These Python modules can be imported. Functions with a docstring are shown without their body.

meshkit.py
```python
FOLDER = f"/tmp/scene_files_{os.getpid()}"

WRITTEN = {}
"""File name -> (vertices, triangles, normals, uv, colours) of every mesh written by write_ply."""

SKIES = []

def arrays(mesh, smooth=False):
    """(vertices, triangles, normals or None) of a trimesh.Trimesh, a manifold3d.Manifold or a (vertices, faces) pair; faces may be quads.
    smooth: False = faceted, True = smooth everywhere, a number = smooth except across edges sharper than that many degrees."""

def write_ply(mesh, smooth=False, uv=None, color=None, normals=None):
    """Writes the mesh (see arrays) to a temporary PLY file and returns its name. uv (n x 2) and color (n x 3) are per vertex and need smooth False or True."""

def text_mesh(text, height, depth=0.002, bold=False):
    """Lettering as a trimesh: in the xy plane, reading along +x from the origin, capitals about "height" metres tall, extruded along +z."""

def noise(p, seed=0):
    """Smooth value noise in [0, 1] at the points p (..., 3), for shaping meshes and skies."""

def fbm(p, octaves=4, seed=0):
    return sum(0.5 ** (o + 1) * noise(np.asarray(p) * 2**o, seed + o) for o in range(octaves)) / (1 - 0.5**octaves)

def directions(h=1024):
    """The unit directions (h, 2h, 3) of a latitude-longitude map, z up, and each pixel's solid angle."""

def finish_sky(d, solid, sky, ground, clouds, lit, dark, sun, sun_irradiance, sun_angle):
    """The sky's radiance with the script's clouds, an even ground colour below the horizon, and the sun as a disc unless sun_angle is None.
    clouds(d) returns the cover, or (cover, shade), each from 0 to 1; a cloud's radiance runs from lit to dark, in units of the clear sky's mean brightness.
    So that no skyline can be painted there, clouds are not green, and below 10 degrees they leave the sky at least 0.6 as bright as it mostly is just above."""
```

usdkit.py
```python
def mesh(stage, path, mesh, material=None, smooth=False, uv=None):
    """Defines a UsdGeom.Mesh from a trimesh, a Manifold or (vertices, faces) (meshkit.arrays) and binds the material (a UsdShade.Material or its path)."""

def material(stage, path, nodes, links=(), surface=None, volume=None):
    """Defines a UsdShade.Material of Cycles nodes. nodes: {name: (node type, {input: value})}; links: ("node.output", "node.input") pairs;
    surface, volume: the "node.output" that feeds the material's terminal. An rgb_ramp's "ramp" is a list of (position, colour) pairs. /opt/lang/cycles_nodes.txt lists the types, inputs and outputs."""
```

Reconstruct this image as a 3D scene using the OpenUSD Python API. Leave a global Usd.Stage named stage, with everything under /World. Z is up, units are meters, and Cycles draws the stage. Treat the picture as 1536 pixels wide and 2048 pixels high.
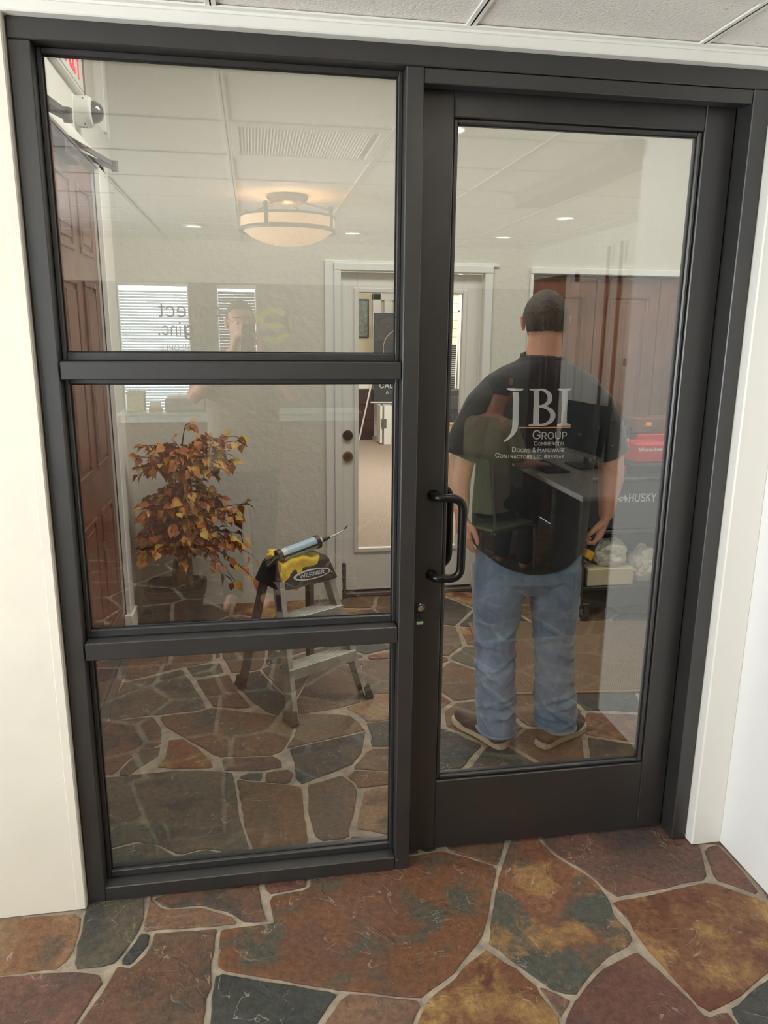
import math, random, numpy as np, trimesh, shapely, manifold3d as m3
from shapely.geometry import Polygon, MultiPolygon, LineString, Point, box as sbox
from shapely import affinity
from shapely.ops import unary_union
from pxr import Usd, UsdGeom, UsdLux, UsdShade, Gf, Sdf
import usdkit, meshkit
PI = math.pi
rnd = random.Random(7); nrs = np.random.RandomState(7)
stage = Usd.Stage.CreateInMemory()
UsdGeom.SetStageUpAxis(stage, 'Z'); UsdGeom.SetStageMetersPerUnit(stage, 1.0)
UsdGeom.Xform.Define(stage, '/World')

# ---------------------------------------------------------------- camera (metres; storefront plane is y = 0)
F_PX = 1516.2
CAM = np.array([0.5450, -2.0990, 1.7138]); YAW, PITCH, ROLL = 0.1693, -0.2343, 0.0095
fw = np.array([math.sin(YAW)*math.cos(PITCH), math.cos(YAW)*math.cos(PITCH), math.sin(PITCH)])
rt = np.cross(fw, [0, 0, 1]); rt /= np.linalg.norm(rt); up = np.cross(rt, fw)
c_, s_ = math.cos(ROLL), math.sin(ROLL)
rt, up = c_*rt + s_*up, -s_*rt + c_*up
cam = UsdGeom.Camera.Define(stage, '/World/camera')
cam.AddTransformOp().Set(Gf.Matrix4d(*rt, 0, *up, 0, *(-fw), 0, *CAM, 1))
cam.CreateHorizontalApertureAttr(36.0); cam.CreateVerticalApertureAttr(48.0)
cam.CreateFocalLengthAttr(36.0*F_PX/1536)
cam.CreateClippingRangeAttr((0.05, 200.0))
cam.CreateExposureAttr(0.55)

# ---------------------------------------------------------------- daylight and ceiling lights
def norm(v): v = np.asarray(v, float); return v/np.linalg.norm(v)
def rect_light(name, center, normal, w, h, color, power, upv=(0, 0, 1)):
    """An area light of w x h metres shining along normal; power in radiance units."""
    L = UsdLux.RectLight.Define(stage, '/World/' + name)
    z = -norm(normal); x = norm(np.cross(upv, z)); y = np.cross(z, x)
    L.AddTransformOp().Set(Gf.Matrix4d(*x, 0, *y, 0, *z, 0, *map(float, center), 1))
    L.CreateWidthAttr(w); L.CreateHeightAttr(h); L.CreateColorAttr(Gf.Vec3f(*color)); L.CreateIntensityAttr(power)
    L.CreateNormalizeAttr(False)
    return L
def disk_light(name, center, r, color, power):
    L = UsdLux.DiskLight.Define(stage, '/World/' + name)
    L.AddTranslateOp().Set(Gf.Vec3d(*map(float, center))); L.CreateRadiusAttr(r); L.CreateColorAttr(Gf.Vec3f(*color)); L.CreateIntensityAttr(power)
    L.CreateNormalizeAttr(False)
    return L
DAY = (0.86, 0.94, 1.0); WARM = (1.0, 0.86, 0.66); NEUT = (1.0, 0.975, 0.93)
dome = UsdLux.DomeLight.Define(stage, '/World/sky'); dome.CreateColorAttr(Gf.Vec3f(0.75, 0.87, 1.0)); dome.CreateIntensityAttr(0.6)
rect_light('daylight_blinds', (-0.30, -5.35, 1.50), (0, 1, .15), 1.0, 1.5, DAY, 6)
rect_light('daylight_blinds_narrow', (0.41, -5.35, 1.75), (0, 1, 0), 0.5, 1.2, DAY, 4)
rect_light('daylight_side', (-2.45, -2.2, 1.25), (1, 0, .5), 3.0, 2.0, (0.93, 0.97, 1.0), 11)
rect_light('office_panel_light', (2.4, 6.6, 2.93), (0, 0, -1), 1.8, 3.0, NEUT, 7, upv=(0, 1, 0))
rect_light('lobby_panel_light', (1.0, 1.25, 3.29), (0, 0, -1), 1.2, 0.6, NEUT, 10.5, upv=(0, 1, 0))
rect_light('lobby_panel_light_side', (3.0, 1.25, 3.29), (0, 0, -1), 1.2, 0.6, NEUT, 7, upv=(0, 1, 0))
DOWN = [(0.14, -3.85), (1.34, -3.99), (2.62, -1.66), (2.62, -2.81), (2.55, -3.9), (-0.75, -1.0), (1.30, -0.75)]

# ---------------------------------------------------------------- helpers: naming, tagging
used = {}
LOC = {}
def path_for(name, parent=None):
    base = (parent if parent else '/World') + '/' + name
    n = used.get(base, 0); used[base] = n + 1
    return base if n == 0 else '%s_%03d' % (base, n)
def tag(p, label=None, cat=None, group=None, kind=None):
    for k, v in (('label', label), ('category', cat), ('group', group), ('kind', kind)):
        if v: p.SetCustomDataByKey(k, v)
    return p
def thing(name, label=None, cat=None, loc=(0, 0, 0), group=None, kind=None):
    """Xform at the thing's base; parts are given in world coordinates and stored relative to it. Returns the path."""
    path = path_for(name); x = UsdGeom.Xform.Define(stage, path); x.AddTranslateOp().Set(Gf.Vec3d(*map(float, loc)))
    LOC[path] = np.array(loc, float); tag(x.GetPrim(), label, cat, group, kind)
    return path
def vf(mesh):
    v, f, _ = meshkit.arrays(mesh); return v, f
def part(name, mesh, mat, parent=None, smooth=False, label=None, cat=None, group=None, kind=None):
    path = path_for(name, parent); loc = LOC.get(parent, np.zeros(3))
    v, f = vf(mesh)
    usdkit.mesh(stage, path, (v - loc, f), MAT[mat], smooth=smooth)
    LOC[path] = loc
    tag(stage.GetPrimAtPath(path), label, cat, group, kind)
    return path
def struct(name, mesh, mat, smooth=False, label=None, cat=None):
    return part(name, mesh, mat, None, smooth, label, cat, None, 'structure')
def solo(name, mesh, mat, label, cat, smooth=False, group=None, loc=None, kind=None):
    """A thing that is one mesh, its origin at its base."""
    v, f = vf(mesh)
    base = np.array([(v[:, 0].min()+v[:, 0].max())/2, (v[:, 1].min()+v[:, 1].max())/2, v[:, 2].min()]) if loc is None else np.array(loc, float)
    path = path_for(name)
    m = usdkit.mesh(stage, path, (v - base, f), MAT[mat], smooth=smooth); m.AddTranslateOp().Set(Gf.Vec3d(*base))
    LOC[path] = base; tag(m.GetPrim(), label, cat, group, kind)
    return path
def copy_of(src, loc, rotz=0, label=None, group=None):
    name = src.split('/')[-1]; path = path_for(name); p = stage.GetPrimAtPath(src); was = p.GetCustomData()
    x = UsdGeom.Xform.Define(stage, path); x.GetPrim().GetReferences().AddInternalReference(src); x.GetPrim().SetInstanceable(True)
    x.ClearXformOpOrder(); x.AddTranslateOp(opSuffix='at').Set(Gf.Vec3d(*map(float, loc)))
    if rotz: x.AddRotateZOp(opSuffix='at').Set(math.degrees(rotz))
    tag(x.GetPrim(), label or was.get('label'), was.get('category'), group or was.get('group'), was.get('kind'))
    return path

def move(path, d):
    """Shifts a finished thing."""
    op = UsdGeom.Xformable(stage.GetPrimAtPath(path)).GetOrderedXformOps()[0]; op.Set(Gf.Vec3d(*[a + b for a, b in zip(op.Get(), d)]))
# ---------------------------------------------------------------- helpers: shapes
def cat(*ms):
    V, Fs, n = [], [], 0
    for m in ms:
        v, f = vf(m); V.append(v); Fs.append(f + n); n += len(v)
    return np.vstack(V), np.vstack(Fs)
def xf(mesh, M):
    v, f = vf(mesh); M = np.asarray(M, float); return (v @ M[:3, :3].T + M[:3, 3], f)
def shift(mesh, d): v, f = vf(mesh); return (v + np.asarray(d, float), f)
def rotz(mesh, a, c=(0, 0, 0)):
    v, f = vf(mesh); c = np.array(c, float); R = np.array([[math.cos(a), -math.sin(a), 0], [math.sin(a), math.cos(a), 0], [0, 0, 1]])
    return ((v - c) @ R.T + c, f)
def cbox(lo, hi, c=0.002):
    """Box with chamfered edges."""
    lo, hi = np.minimum(lo, hi).astype(float), np.maximum(lo, hi).astype(float)
    c = min(c, 0.3*float((hi - lo).min()))
    if c <= 0: return trimesh.creation.box(bounds=[lo, hi])
    pts = []
    for i in range(8):
        p = np.array([hi[k] if i >> k & 1 else lo[k] for k in range(3)]); s = np.array([-1 if i >> k & 1 else 1 for k in range(3)])
        for k in range(3):
            q = p + s*c; q[k] = p[k]; pts.append(q)
    return trimesh.convex.convex_hull(np.array(pts))
def obox(center, size, ax, ay=None, c=0.002):
    """Chamfered box with its x axis along ax (and y near ay)."""
    ax = norm(ax); ay = np.array([0, 0, 1.0]) if ay is None else np.asarray(ay, float)
    az = norm(np.cross(ax, ay)); ay = np.cross(az, ax)
    m = cbox(-np.array(size)/2, np.array(size)/2, c); M = np.eye(4); M[:3, 0], M[:3, 1], M[:3, 2], M[:3, 3] = ax, ay, az, center
    return xf(m, M)
def bar(a, b, w, h, side=(1, 0, 0), c=0.0015):
    """Rectangular bar from a to b: w along side, h across."""
    a, b = np.array(a, float), np.array(b, float); d = b - a
    return obox((a + b)/2, (np.linalg.norm(d), w, h), d, side, c)
def sweep(pts, r, n=12, caps=True):
    p = np.asarray(pts, float); r = np.broadcast_to(r, (len(p),)).astype(float)
    t = np.gradient(p, axis=0); t /= np.linalg.norm(t, axis=1, keepdims=True) + 1e-12
    a = np.cross(t[0], [0, 0, 1.0] if abs(t[0][2]) < .9 else [1.0, 0, 0]); a /= np.linalg.norm(a); A = []
    for k in range(len(p)):
        a = a - t[k]*np.dot(a, t[k]); a /= np.linalg.norm(a); A.append(a)
    A = np.array(A); B = np.cross(t, A); ang = np.arange(n)*2*PI/n
    v = p[:, None] + r[:, None, None]*(np.cos(ang)[None, :, None]*A[:, None] + np.sin(ang)[None, :, None]*B[:, None])
    i, j = np.meshgrid(np.arange(len(p)-1), np.arange(n), indexing='ij')
    q = np.stack([i*n+j, i*n+(j+1) % n, (i+1)*n+(j+1) % n, (i+1)*n+j], -1).reshape(-1, 4)
    v = v.reshape(-1, 3); f = np.vstack([q[:, [0, 1, 2]], q[:, [0, 2, 3]]])
    if caps:
        k = len(v); v = np.vstack([v, p[0], p[-1]]); e = len(p)-1
        f = np.vstack([f, [[k, (j+1) % n, j] for j in range(n)], [[k+1, e*n+j, e*n+(j+1) % n] for j in range(n)]])
    return v, f
def fillet(pts, r, n=6):
    pts = [np.array(p, float) for p in pts]; out = [pts[0]]
    for a, b, c in zip(pts, pts[1:], pts[2:]):
        d1, d2 = norm(a-b), norm(c-b); rr = min(r, .49*np.linalg.norm(a-b), .49*np.linalg.norm(c-b)); p, q = b+d1*rr, b+d2*rr
        for t in np.linspace(0, 1, n+1): out.append((1-t)**2*p + 2*t*(1-t)*b + t*t*q)
    out.append(pts[-1]); return np.array(out)
def lathe(profile, c=(0, 0, 0), n=40, axis=(0, 0, 1)):
    m = trimesh.creation.revolve(np.array(profile, float), sections=n)
    T = trimesh.geometry.align_vectors([0, 0, 1], norm(axis)); T[:3, 3] = c
    return xf(m, T)
def cyl(a, b, r, n=20, r2=None, ch=0.0):
    a, b = np.array(a, float), np.array(b, float); h = np.linalg.norm(b-a); r2 = r if r2 is None else r2
    pr = [(0, 0), (r-ch, 0), (r, ch), (r2, h-ch), (r2-ch, h), (0, h)] if ch else [(0, 0), (r, 0), (r2, h), (0, h)]
    return lathe(pr, a, n, b-a)
def ball(c, r, n=2):
    m = trimesh.creation.icosphere(n); r = np.broadcast_to(r, 3)
    return (np.array(m.vertices)*r + np.array(c, float), np.array(m.faces))
def rings(R):
    """Loft through rings (all with the same point count), capped."""
    R = [np.asarray(r, float) for r in R]; n = len(R[0]); v = np.vstack(R); f = []
    for i in range(len(R)-1):
        for j in range(n):
            a, b, c, d = i*n+j, i*n+(j+1) % n, (i+1)*n+(j+1) % n, (i+1)*n+j; f += [[a, b, c], [a, c, d]]
    k = len(v); v = np.vstack([v, R[0].mean(0), R[-1].mean(0)]); e = (len(R)-1)*n
    f += [[k, (j+1) % n, j] for j in range(n)] + [[k+1, e+j, e+(j+1) % n] for j in range(n)]
    return v, np.array(f)
def ell(c, a, b, n=40, p=2.0, tilt=None):
    """Horizontal superellipse ring."""
    t = np.arange(n)*2*PI/n; x = np.sign(np.cos(t))*np.abs(np.cos(t))**(2/p)*a; y = np.sign(np.sin(t))*np.abs(np.sin(t))**(2/p)*b
    return np.stack([c[0]+x, c[1]+y, np.full(n, float(c[2]))], 1)
def man(mesh):
    v, f = vf(mesh); t = trimesh.Trimesh(v, f, process=True); t.merge_vertices()
    t.fix_normals()
    return m3.Manifold(m3.Mesh(vert_properties=np.asarray(t.vertices, np.float32), tri_verts=np.asarray(t.faces, np.uint32)))
def hullb(*balls, seg=20):
    return m3.Manifold.batch_hull([m3.Manifold.sphere(r, seg).translate(tuple(map(float, p))) for p, r in balls])
def fuse(ms, edge, it=12):
    u = m3.Manifold.batch_boolean(ms, m3.OpType.Add) if len(ms) > 1 else ms[0]
    me = u.refine_to_length(edge).to_mesh(); t = trimesh.Trimesh(me.vert_properties[:, :3], me.tri_verts, process=True)
    if it: trimesh.smoothing.filter_taubin(t, lamb=.5, nu=.52, iterations=it)
    return np.array(t.vertices), np.array(t.faces)
def noise(v, s, seed=0): return meshkit.noise(np.asarray(v, float)*s + seed*17.3)
def extrude_poly(poly, h):
    """shapely polygon in xy, extruded from z = 0 to h."""
    polys = [poly] if poly.geom_type == 'Polygon' else list(poly.geoms)
    cs = []
    for p in polys:
        p = shapely.geometry.polygon.orient(p); cs.append(np.array(p.exterior.coords)[:-1])
        cs += [np.array(i.coords)[:-1] for i in p.interiors]
    return m3.CrossSection([c.astype(np.float64) for c in cs], m3.FillRule.NonZero).extrude(h)
def place(mesh, o, x, y):
    """Puts a mesh drawn in the xy plane (extruded along z) at o with its x, y axes along x, y."""
    x, y = norm(x), norm(y); M = np.eye(4); M[:3, 0], M[:3, 1], M[:3, 2], M[:3, 3] = x, y, np.cross(x, y), o
    return xf(mesh, M)
def text(s, h, o, x=(1, 0, 0), y=(0, 0, 1), depth=0.001, al='l', bold=False, wid=1.0, fit=None):
    m = meshkit.text_mesh(s, h, depth, bold); v, f = vf(m); w = v[:, 0].max()-v[:, 0].min(); v = v.copy(); v[:, 0] -= v[:, 0].min()
    if fit: wid = fit/w
    v[:, 0] *= wid; w *= wid
    v[:, 0] -= {'l': 0, 'c': w/2, 'r': w}[al]
    return place((v, f), o, x, y)
def frame4(x0, x1, z0, z1, y0, y1, w, c=.002, wb=None, wt=None):
    """Four bars round a rectangle in the xz plane."""
    wb = wb or w; wt = wt or w
    return [cbox((x0, y0, z0), (x0+w, y1, z1), c), cbox((x1-w, y0, z0), (x1, y1, z1), c), cbox((x0+w, y0, z0), (x1-w, y1, z0+wb), c), cbox((x0+w, y0, z1-wt), (x1-w, y1, z1), c)]

# ---------------------------------------------------------------- materials
MAT = {}
def mat(name, nodes, links, surface): MAT[name] = usdkit.material(stage, '/World/Looks/' + name, nodes, links, surface)
def S(*c):
    """sRGB 0-255 to linear."""
    c = np.array(c, float)/255; return tuple(np.where(c <= .04045, c/12.92, ((c+.055)/1.055)**2.4))
def M(name, col, rough=.5, metal=0, var=None, bump=None, spec=.5, em=None, sheen=0, coat=0, rr=0, trans=0, coord='object'):
    """Principled; var = (second colour, noise scale, low, high), bump = (scale, distance in metres, detail)."""
    n = {'p': ('principled_bsdf', {'base_color': col, 'roughness': rough, 'metallic': metal, 'specular_ior_level': spec, 'sheen_weight': sheen, 'coat_weight': coat})}
    l = []
    if var or bump or rr: n['tc'] = ('texture_coordinate', {})
    if var:
        n['nz'] = ('noise_texture', {'scale': var[1], 'detail': 5, 'roughness': .6}); n['mr'] = ('map_range', {'from_min': var[2] if len(var) > 2 else .35, 'from_max': var[3] if len(var) > 3 else .65, 'clamp': True})
        n['mx'] = ('mix_color', {'a': col, 'b': var[0]})
        l += [('tc.'+coord, 'nz.vector'), ('nz.fac', 'mr.value'), ('mr.result', 'mx.fac'), ('mx.result', 'p.base_color')]
    if bump:
        n['bn'] = ('noise_texture', {'scale': bump[0], 'detail': bump[2] if len(bump) > 2 else 4, 'roughness': .6}); n['bp'] = ('bump', {'distance': bump[1], 'strength': 1.0})
        l += [('tc.'+coord, 'bn.vector'), ('bn.fac', 'bp.height'), ('bp.normal', 'p.normal')]
    if em: n['p'][1].update({'emission_color': em[0], 'emission_strength': em[1]})
    if trans: n['p'][1]['transmission_weight'] = trans
    mat(name, n, l, 'p.BSDF')
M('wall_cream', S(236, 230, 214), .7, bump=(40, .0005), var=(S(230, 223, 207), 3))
M('wall_plaster', S(209, 207, 195), .8, bump=(22, .005, 6))
M('wall_white', S(238, 238, 236), .6, bump=(90, .0006))
M('trim_white', S(240, 238, 230), .42, bump=(14, .0006))
M('paint_white', S(226, 226, 220), .4)
M('door_white', S(222, 220, 212), .42)
M('bronze', S(40, 39, 38), .40, 0, var=(S(46, 45, 44), 7), bump=(160, .0002), spec=.85)
M('bronze_door', S(34, 32, 30), .40, 0, var=(S(40, 38, 36), 5), bump=(160, .0002), spec=.85)
M('handle_black', S(34, 33, 32), .28, .6)
M('gasket', S(20, 20, 20), .6)
M('grout', S(172, 158, 136), .85, var=(S(134, 124, 112), 18), bump=(120, .002))
M('tile_white', S(250, 245, 237), .9, var=(S(206, 200, 194), 90, .62, .7), bump=(110, .003, 6))
M('grid_white', S(244, 242, 236), .5)
M('wood_red', S(126, 76, 56), .4, var=(S(96, 54, 40), 5), bump=(30, .0006))
M('wood_brown', S(126, 82, 58), .42, var=(S(100, 62, 44), 4), bump=(30, .0006))
M('wood_dark', S(66, 24, 24), .35, var=(S(48, 16, 16), 4))
M('wood_light', S(214, 176, 124), .5, var=(S(196, 156, 106), 7))
M('threshold_grey', S(92, 88, 84), .55, .4, bump=(80, .001))
M('brown_metal', S(84, 76, 72), .45, .3)
M('alum', S(206, 203, 192), .36, .35, var=(S(176, 173, 162), 14), bump=(90, .0004))
M('alum_dull', S(136, 132, 122), .5, .3, var=(S(92, 88, 82), 12))
M('plastic_black', S(30, 30, 31), .5, bump=(240, .0003))
M('plastic_dark', S(48, 49, 50), .45)
M('rubber', S(26, 26, 26), .75)
M('white_print', S(222, 222, 218), .5)
M('grey_print', S(196, 196, 194), .6)
M('orange_print', S(222, 150, 96), .6)
M('red_glow', S(214, 20, 44), .5, em=(S(230, 24, 52), .5))
M('sign_face', S(206, 206, 196), .5)
M('cam_white', S(216, 216, 208), .4)
M('cam_dome', S(40, 40, 42), .08, coat=1)
M('chrome', S(214, 214, 214), .12, 1)
M('brass', S(140, 116, 66), .3, .9)
M('knob_dark', S(52, 46, 40), .35, .7)
M('trunk', S(150, 118, 88), .8, var=(S(112, 82, 60), 12), bump=(40, .003))
M('twig', S(74, 48, 30), .8)
M('pot', S(64, 58, 50), .6, var=(S(46, 42, 36), 6), bump=(30, .001))
M('soil', S(44, 36, 28), .95, bump=(60, .008))
M('cloth_yellow', S(240, 206, 60), .85, var=(S(206, 164, 30), 14), bump=(140, .001), sheen=.3)
M('label_blue', S(40, 44, 110), .5)
M('cart_blue', S(170, 200, 212), .4)
M('cart_white', S(214, 216, 214), .4)
M('skin', S(212, 160, 134), .5, var=(S(198, 138, 112), 9), bump=(220, .0003))
M('hair', S(56, 48, 40), .75, var=(S(84, 74, 62), 20), bump=(170, .004))
M('shirt_black', S(22, 22, 24), .88, bump=(8, .012, 3), sheen=.15)
M('shirt_olive', S(158, 146, 116), .85, bump=(9, .01))
M('shirt_tan', S(140, 122, 104), .85, bump=(9, .01))
M('trousers_dark', S(36, 36, 42), .85)
M('shoe_brown', S(74, 58, 48), .6, bump=(200, .0008))
M('sole_cream', S(196, 180, 150), .7)
M('rug', S(134, 112, 88), .95)
M('carpet', S(182, 164, 150), .95, var=(S(162, 142, 128), 60), bump=(180, .004))
M('wall_office', S(236, 226, 196), .7)
M('board_black', S(44, 47, 50), .5)
M('picture', S(150, 162, 160), .4, var=(S(96, 110, 100), 14))
M('frame_dark', S(50, 46, 40), .4)
M('tool_red', S(196, 30, 40), .45)
M('tool_yellow', S(240, 178, 40), .4)
M('bag_plastic', S(226, 220, 206), .35, bump=(16, .012))
M('husky_grey', S(46, 47, 47), .5)
M('shelf_dark', S(46, 44, 40), .6)
M('lamp_bronze', S(104, 94, 82), .45, .5)
M('chair_green', S(150, 158, 120), .3)
M('desk_grey', S(150, 146, 138), .5)
M('screen_blue', S(40, 52, 64), .15)
M('blind_dark', S(90, 88, 84), .6)
M('vinyl_dark', S(62, 64, 66), .5)
M('vinyl_grey', S(110, 114, 112), .5)
M('vinyl_green', S(170, 186, 60), .5)
M('frosted', S(206, 214, 206), .3)
M('gold_ring', S(170, 156, 118), .5)
def glow(name, col, strength, base=(.8, .75, .65)):
    mat(name, {'p': ('principled_bsdf', {'base_color': base, 'roughness': .4, 'emission_color': col, 'emission_strength': strength})}, [], 'p.BSDF')
M('cart_carton', S(206, 194, 160), .8)
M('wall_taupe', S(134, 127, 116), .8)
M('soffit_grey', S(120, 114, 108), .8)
M('counter_tan', S(128, 100, 84), .6)
M('sticker_green', S(186, 214, 178), .5)
glow('lamp_glass', (1.0, .55, .27), .95, (.8, .6, .42))
glow('down_glow', (1.0, .93, .82), 170)
def pane_mat(name, r0, tint):
    """Window pane: mirror reflection rising towards grazing angles, the rest passes straight."""
    mat(name, {'lw': ('layer_weight', {'blend': .5}), 'pw': ('math', {'math_type': 'power', 'value2': 5.0}), 'ma': ('math', {'math_type': 'multiply_add', 'value2': 1-r0, 'value3': r0}),
               't': ('transparent_bsdf', {'color': tint}), 'g': ('glossy_bsdf', {'color': (1, 1, 1), 'roughness': 0.0}), 'm': ('mix_closure', {})},
        [('lw.facing', 'pw.value1'), ('pw.value', 'ma.value1'), ('ma.value', 'm.fac'), ('t.BSDF', 'm.closure1'), ('g.BSDF', 'm.closure2')], 'm.closure')
pane_mat('pane', .10, (.965, .975, .968))
pane_mat('pane_clear', .04, (.985, .99, .985))
# white mini-blind slats let some light through
mat('blind_white', {'d': ('diffuse_bsdf', {'color': S(232, 236, 238)}), 't': ('translucent_bsdf', {'color': S(222, 228, 232)}), 'm': ('mix_closure', {'fac': .42})},
    [('d.BSDF', 'm.closure1'), ('t.BSDF', 'm.closure2')], 'm.closure')
def leaf_mat(name, c1, c2):
    mat(name, {'tc': ('texture_coordinate', {}), 'oi': ('object_info', {}), 'nz': ('noise_texture', {'scale': 30, 'detail': 3}), 'mx': ('mix_color', {'a': c1, 'b': c2}),
               'ad': ('math', {'math_type': 'multiply_add', 'value2': .8, 'value3': -.4}), 'su': ('math', {'math_type': 'add', 'use_clamp': True}),
               'p': ('principled_bsdf', {'roughness': .5}), 't': ('translucent_bsdf', {}), 'm': ('mix_closure', {'fac': .2})},
        [('tc.object', 'nz.vector'), ('oi.random', 'ad.value1'), ('nz.fac', 'su.value1'), ('ad.value', 'su.value2'), ('su.value', 'mx.fac'), ('mx.result', 'p.base_color'), ('mx.result', 't.color'),
         ('p.BSDF', 'm.closure1'), ('t.BSDF', 'm.closure2')], 'm.closure')
leaf_mat('leaf_rust', S(194, 118, 60), S(164, 88, 44))
leaf_mat('leaf_orange', S(218, 154, 76), S(192, 116, 54))
leaf_mat('leaf_gold', S(222, 190, 88), S(204, 158, 66))
leaf_mat('leaf_brown', S(134, 72, 40), S(92, 42, 26))
def stone_mat(name, a, b, c, amt=(.45, .62)):
    """Cleft slate: three tones in patches, dark mottle, pale raised ledge lines. A stone's own random number shifts the pattern."""
    n = {'g': ('geometry', {}), 'oi': ('object_info', {}), 'w': ('math', {'math_type': 'multiply', 'value2': 37.0}),
         'n1': ('noise_texture', {'dimensions': '4D', 'scale': 4.2, 'detail': 5, 'roughness': .62, 'distortion': .5}), 'r1': ('map_range', {'from_min': amt[0], 'from_max': amt[1], 'clamp': True}),
         'n2': ('noise_texture', {'dimensions': '4D', 'scale': 6, 'detail': 7, 'roughness': .68, 'distortion': .4}), 'r2': ('map_range', {'from_min': .51, 'from_max': .60, 'clamp': True}),
         'n3': ('noise_texture', {'scale': 48, 'detail': 8, 'roughness': .78}), 'r3': ('map_range', {'from_min': .3, 'from_max': .7, 'to_min': .42, 'to_max': 1.38, 'clamp': True}),
         'm1': ('mix_color', {'a': a, 'b': b}), 'm2': ('mix_color', {'b': c}), 'm3': ('mix_color', {'blend_type': 'multiply', 'fac': 1.0, 'use_clamp': False}),
         'cm': ('combine_color', {}),
         'n4': ('noise_texture', {'dimensions': '4D', 'scale': 5.0, 'detail': 4, 'roughness': .6, 'distortion': .8}), 's4': ('math', {'math_type': 'subtract', 'value2': .54}), 'a4': ('math', {'math_type': 'absolute'}),
         'r4': ('map_range', {'from_min': 0, 'from_max': .006, 'to_min': .6, 'to_max': 0, 'clamp': True}),
         'n5': ('noise_texture', {'scale': 14, 'detail': 2}), 'r5': ('map_range', {'from_min': .45, 'from_max': .6, 'clamp': True}), 'mu': ('math', {'math_type': 'multiply'}),
         'm4': ('mix_color', {'b': S(196, 184, 164)}),
         'st': ('map_range', {'from_min': .53, 'from_max': .56, 'to_min': 0, 'to_max': .45, 'clamp': True}), 'ha': ('math', {'math_type': 'multiply_add', 'value2': .9}),
         'bp': ('bump', {'distance': .007, 'strength': 1.0}), 'p': ('principled_bsdf', {'roughness': .5, 'specular_ior_level': .45})}
    l = [('oi.random', 'w.value1')]
    for k in ('n1', 'n2', 'n4'): l += [('g.position', k+'.vector'), ('w.value', k+'.w')]
    for k in ('n3', 'n5'): l += [('g.position', k+'.vector')]
    l += [('n1.fac', 'r1.value'), ('n2.fac', 'r2.value'), ('n3.fac', 'r3.value'), ('r1.result', 'm1.fac'), ('m1.result', 'm2.a'), ('r2.result', 'm2.fac'),
          ('r3.result', 'cm.r'), ('r3.result', 'cm.g'), ('r3.result', 'cm.b'), ('m2.result', 'm3.a'), ('cm.color', 'm3.b'),
          ('n4.fac', 's4.value1'), ('s4.value', 'a4.value1'), ('a4.value', 'r4.value'), ('n5.fac', 'r5.value'), ('r4.result', 'mu.value1'), ('r5.result', 'mu.value2'), ('mu.value', 'm4.fac'), ('m3.result', 'm4.a'), ('m4.result', 'p.base_color'),
          ('n4.fac', 'st.value'), ('n3.fac', 'ha.value1'), ('st.result', 'ha.value3'), ('ha.value', 'bp.height'), ('bp.normal', 'p.normal')]
    mat(name, n, l, 'p.BSDF')
RUST, BROWN, GREEN, SLATE, PURPLE, GOLD, TAN, PINK = S(128, 86, 58), S(112, 88, 68), S(100, 94, 76), S(66, 68, 62), S(102, 80, 70), S(176, 138, 84), S(158, 130, 98), S(138, 106, 82)
stone_mat('stone_rust', RUST, S(112, 80, 62), S(92, 88, 74))
stone_mat('stone_brown', BROWN, S(122, 86, 68), S(84, 74, 66))
stone_mat('stone_green', GREEN, S(102, 92, 78), S(76, 74, 68))
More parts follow.
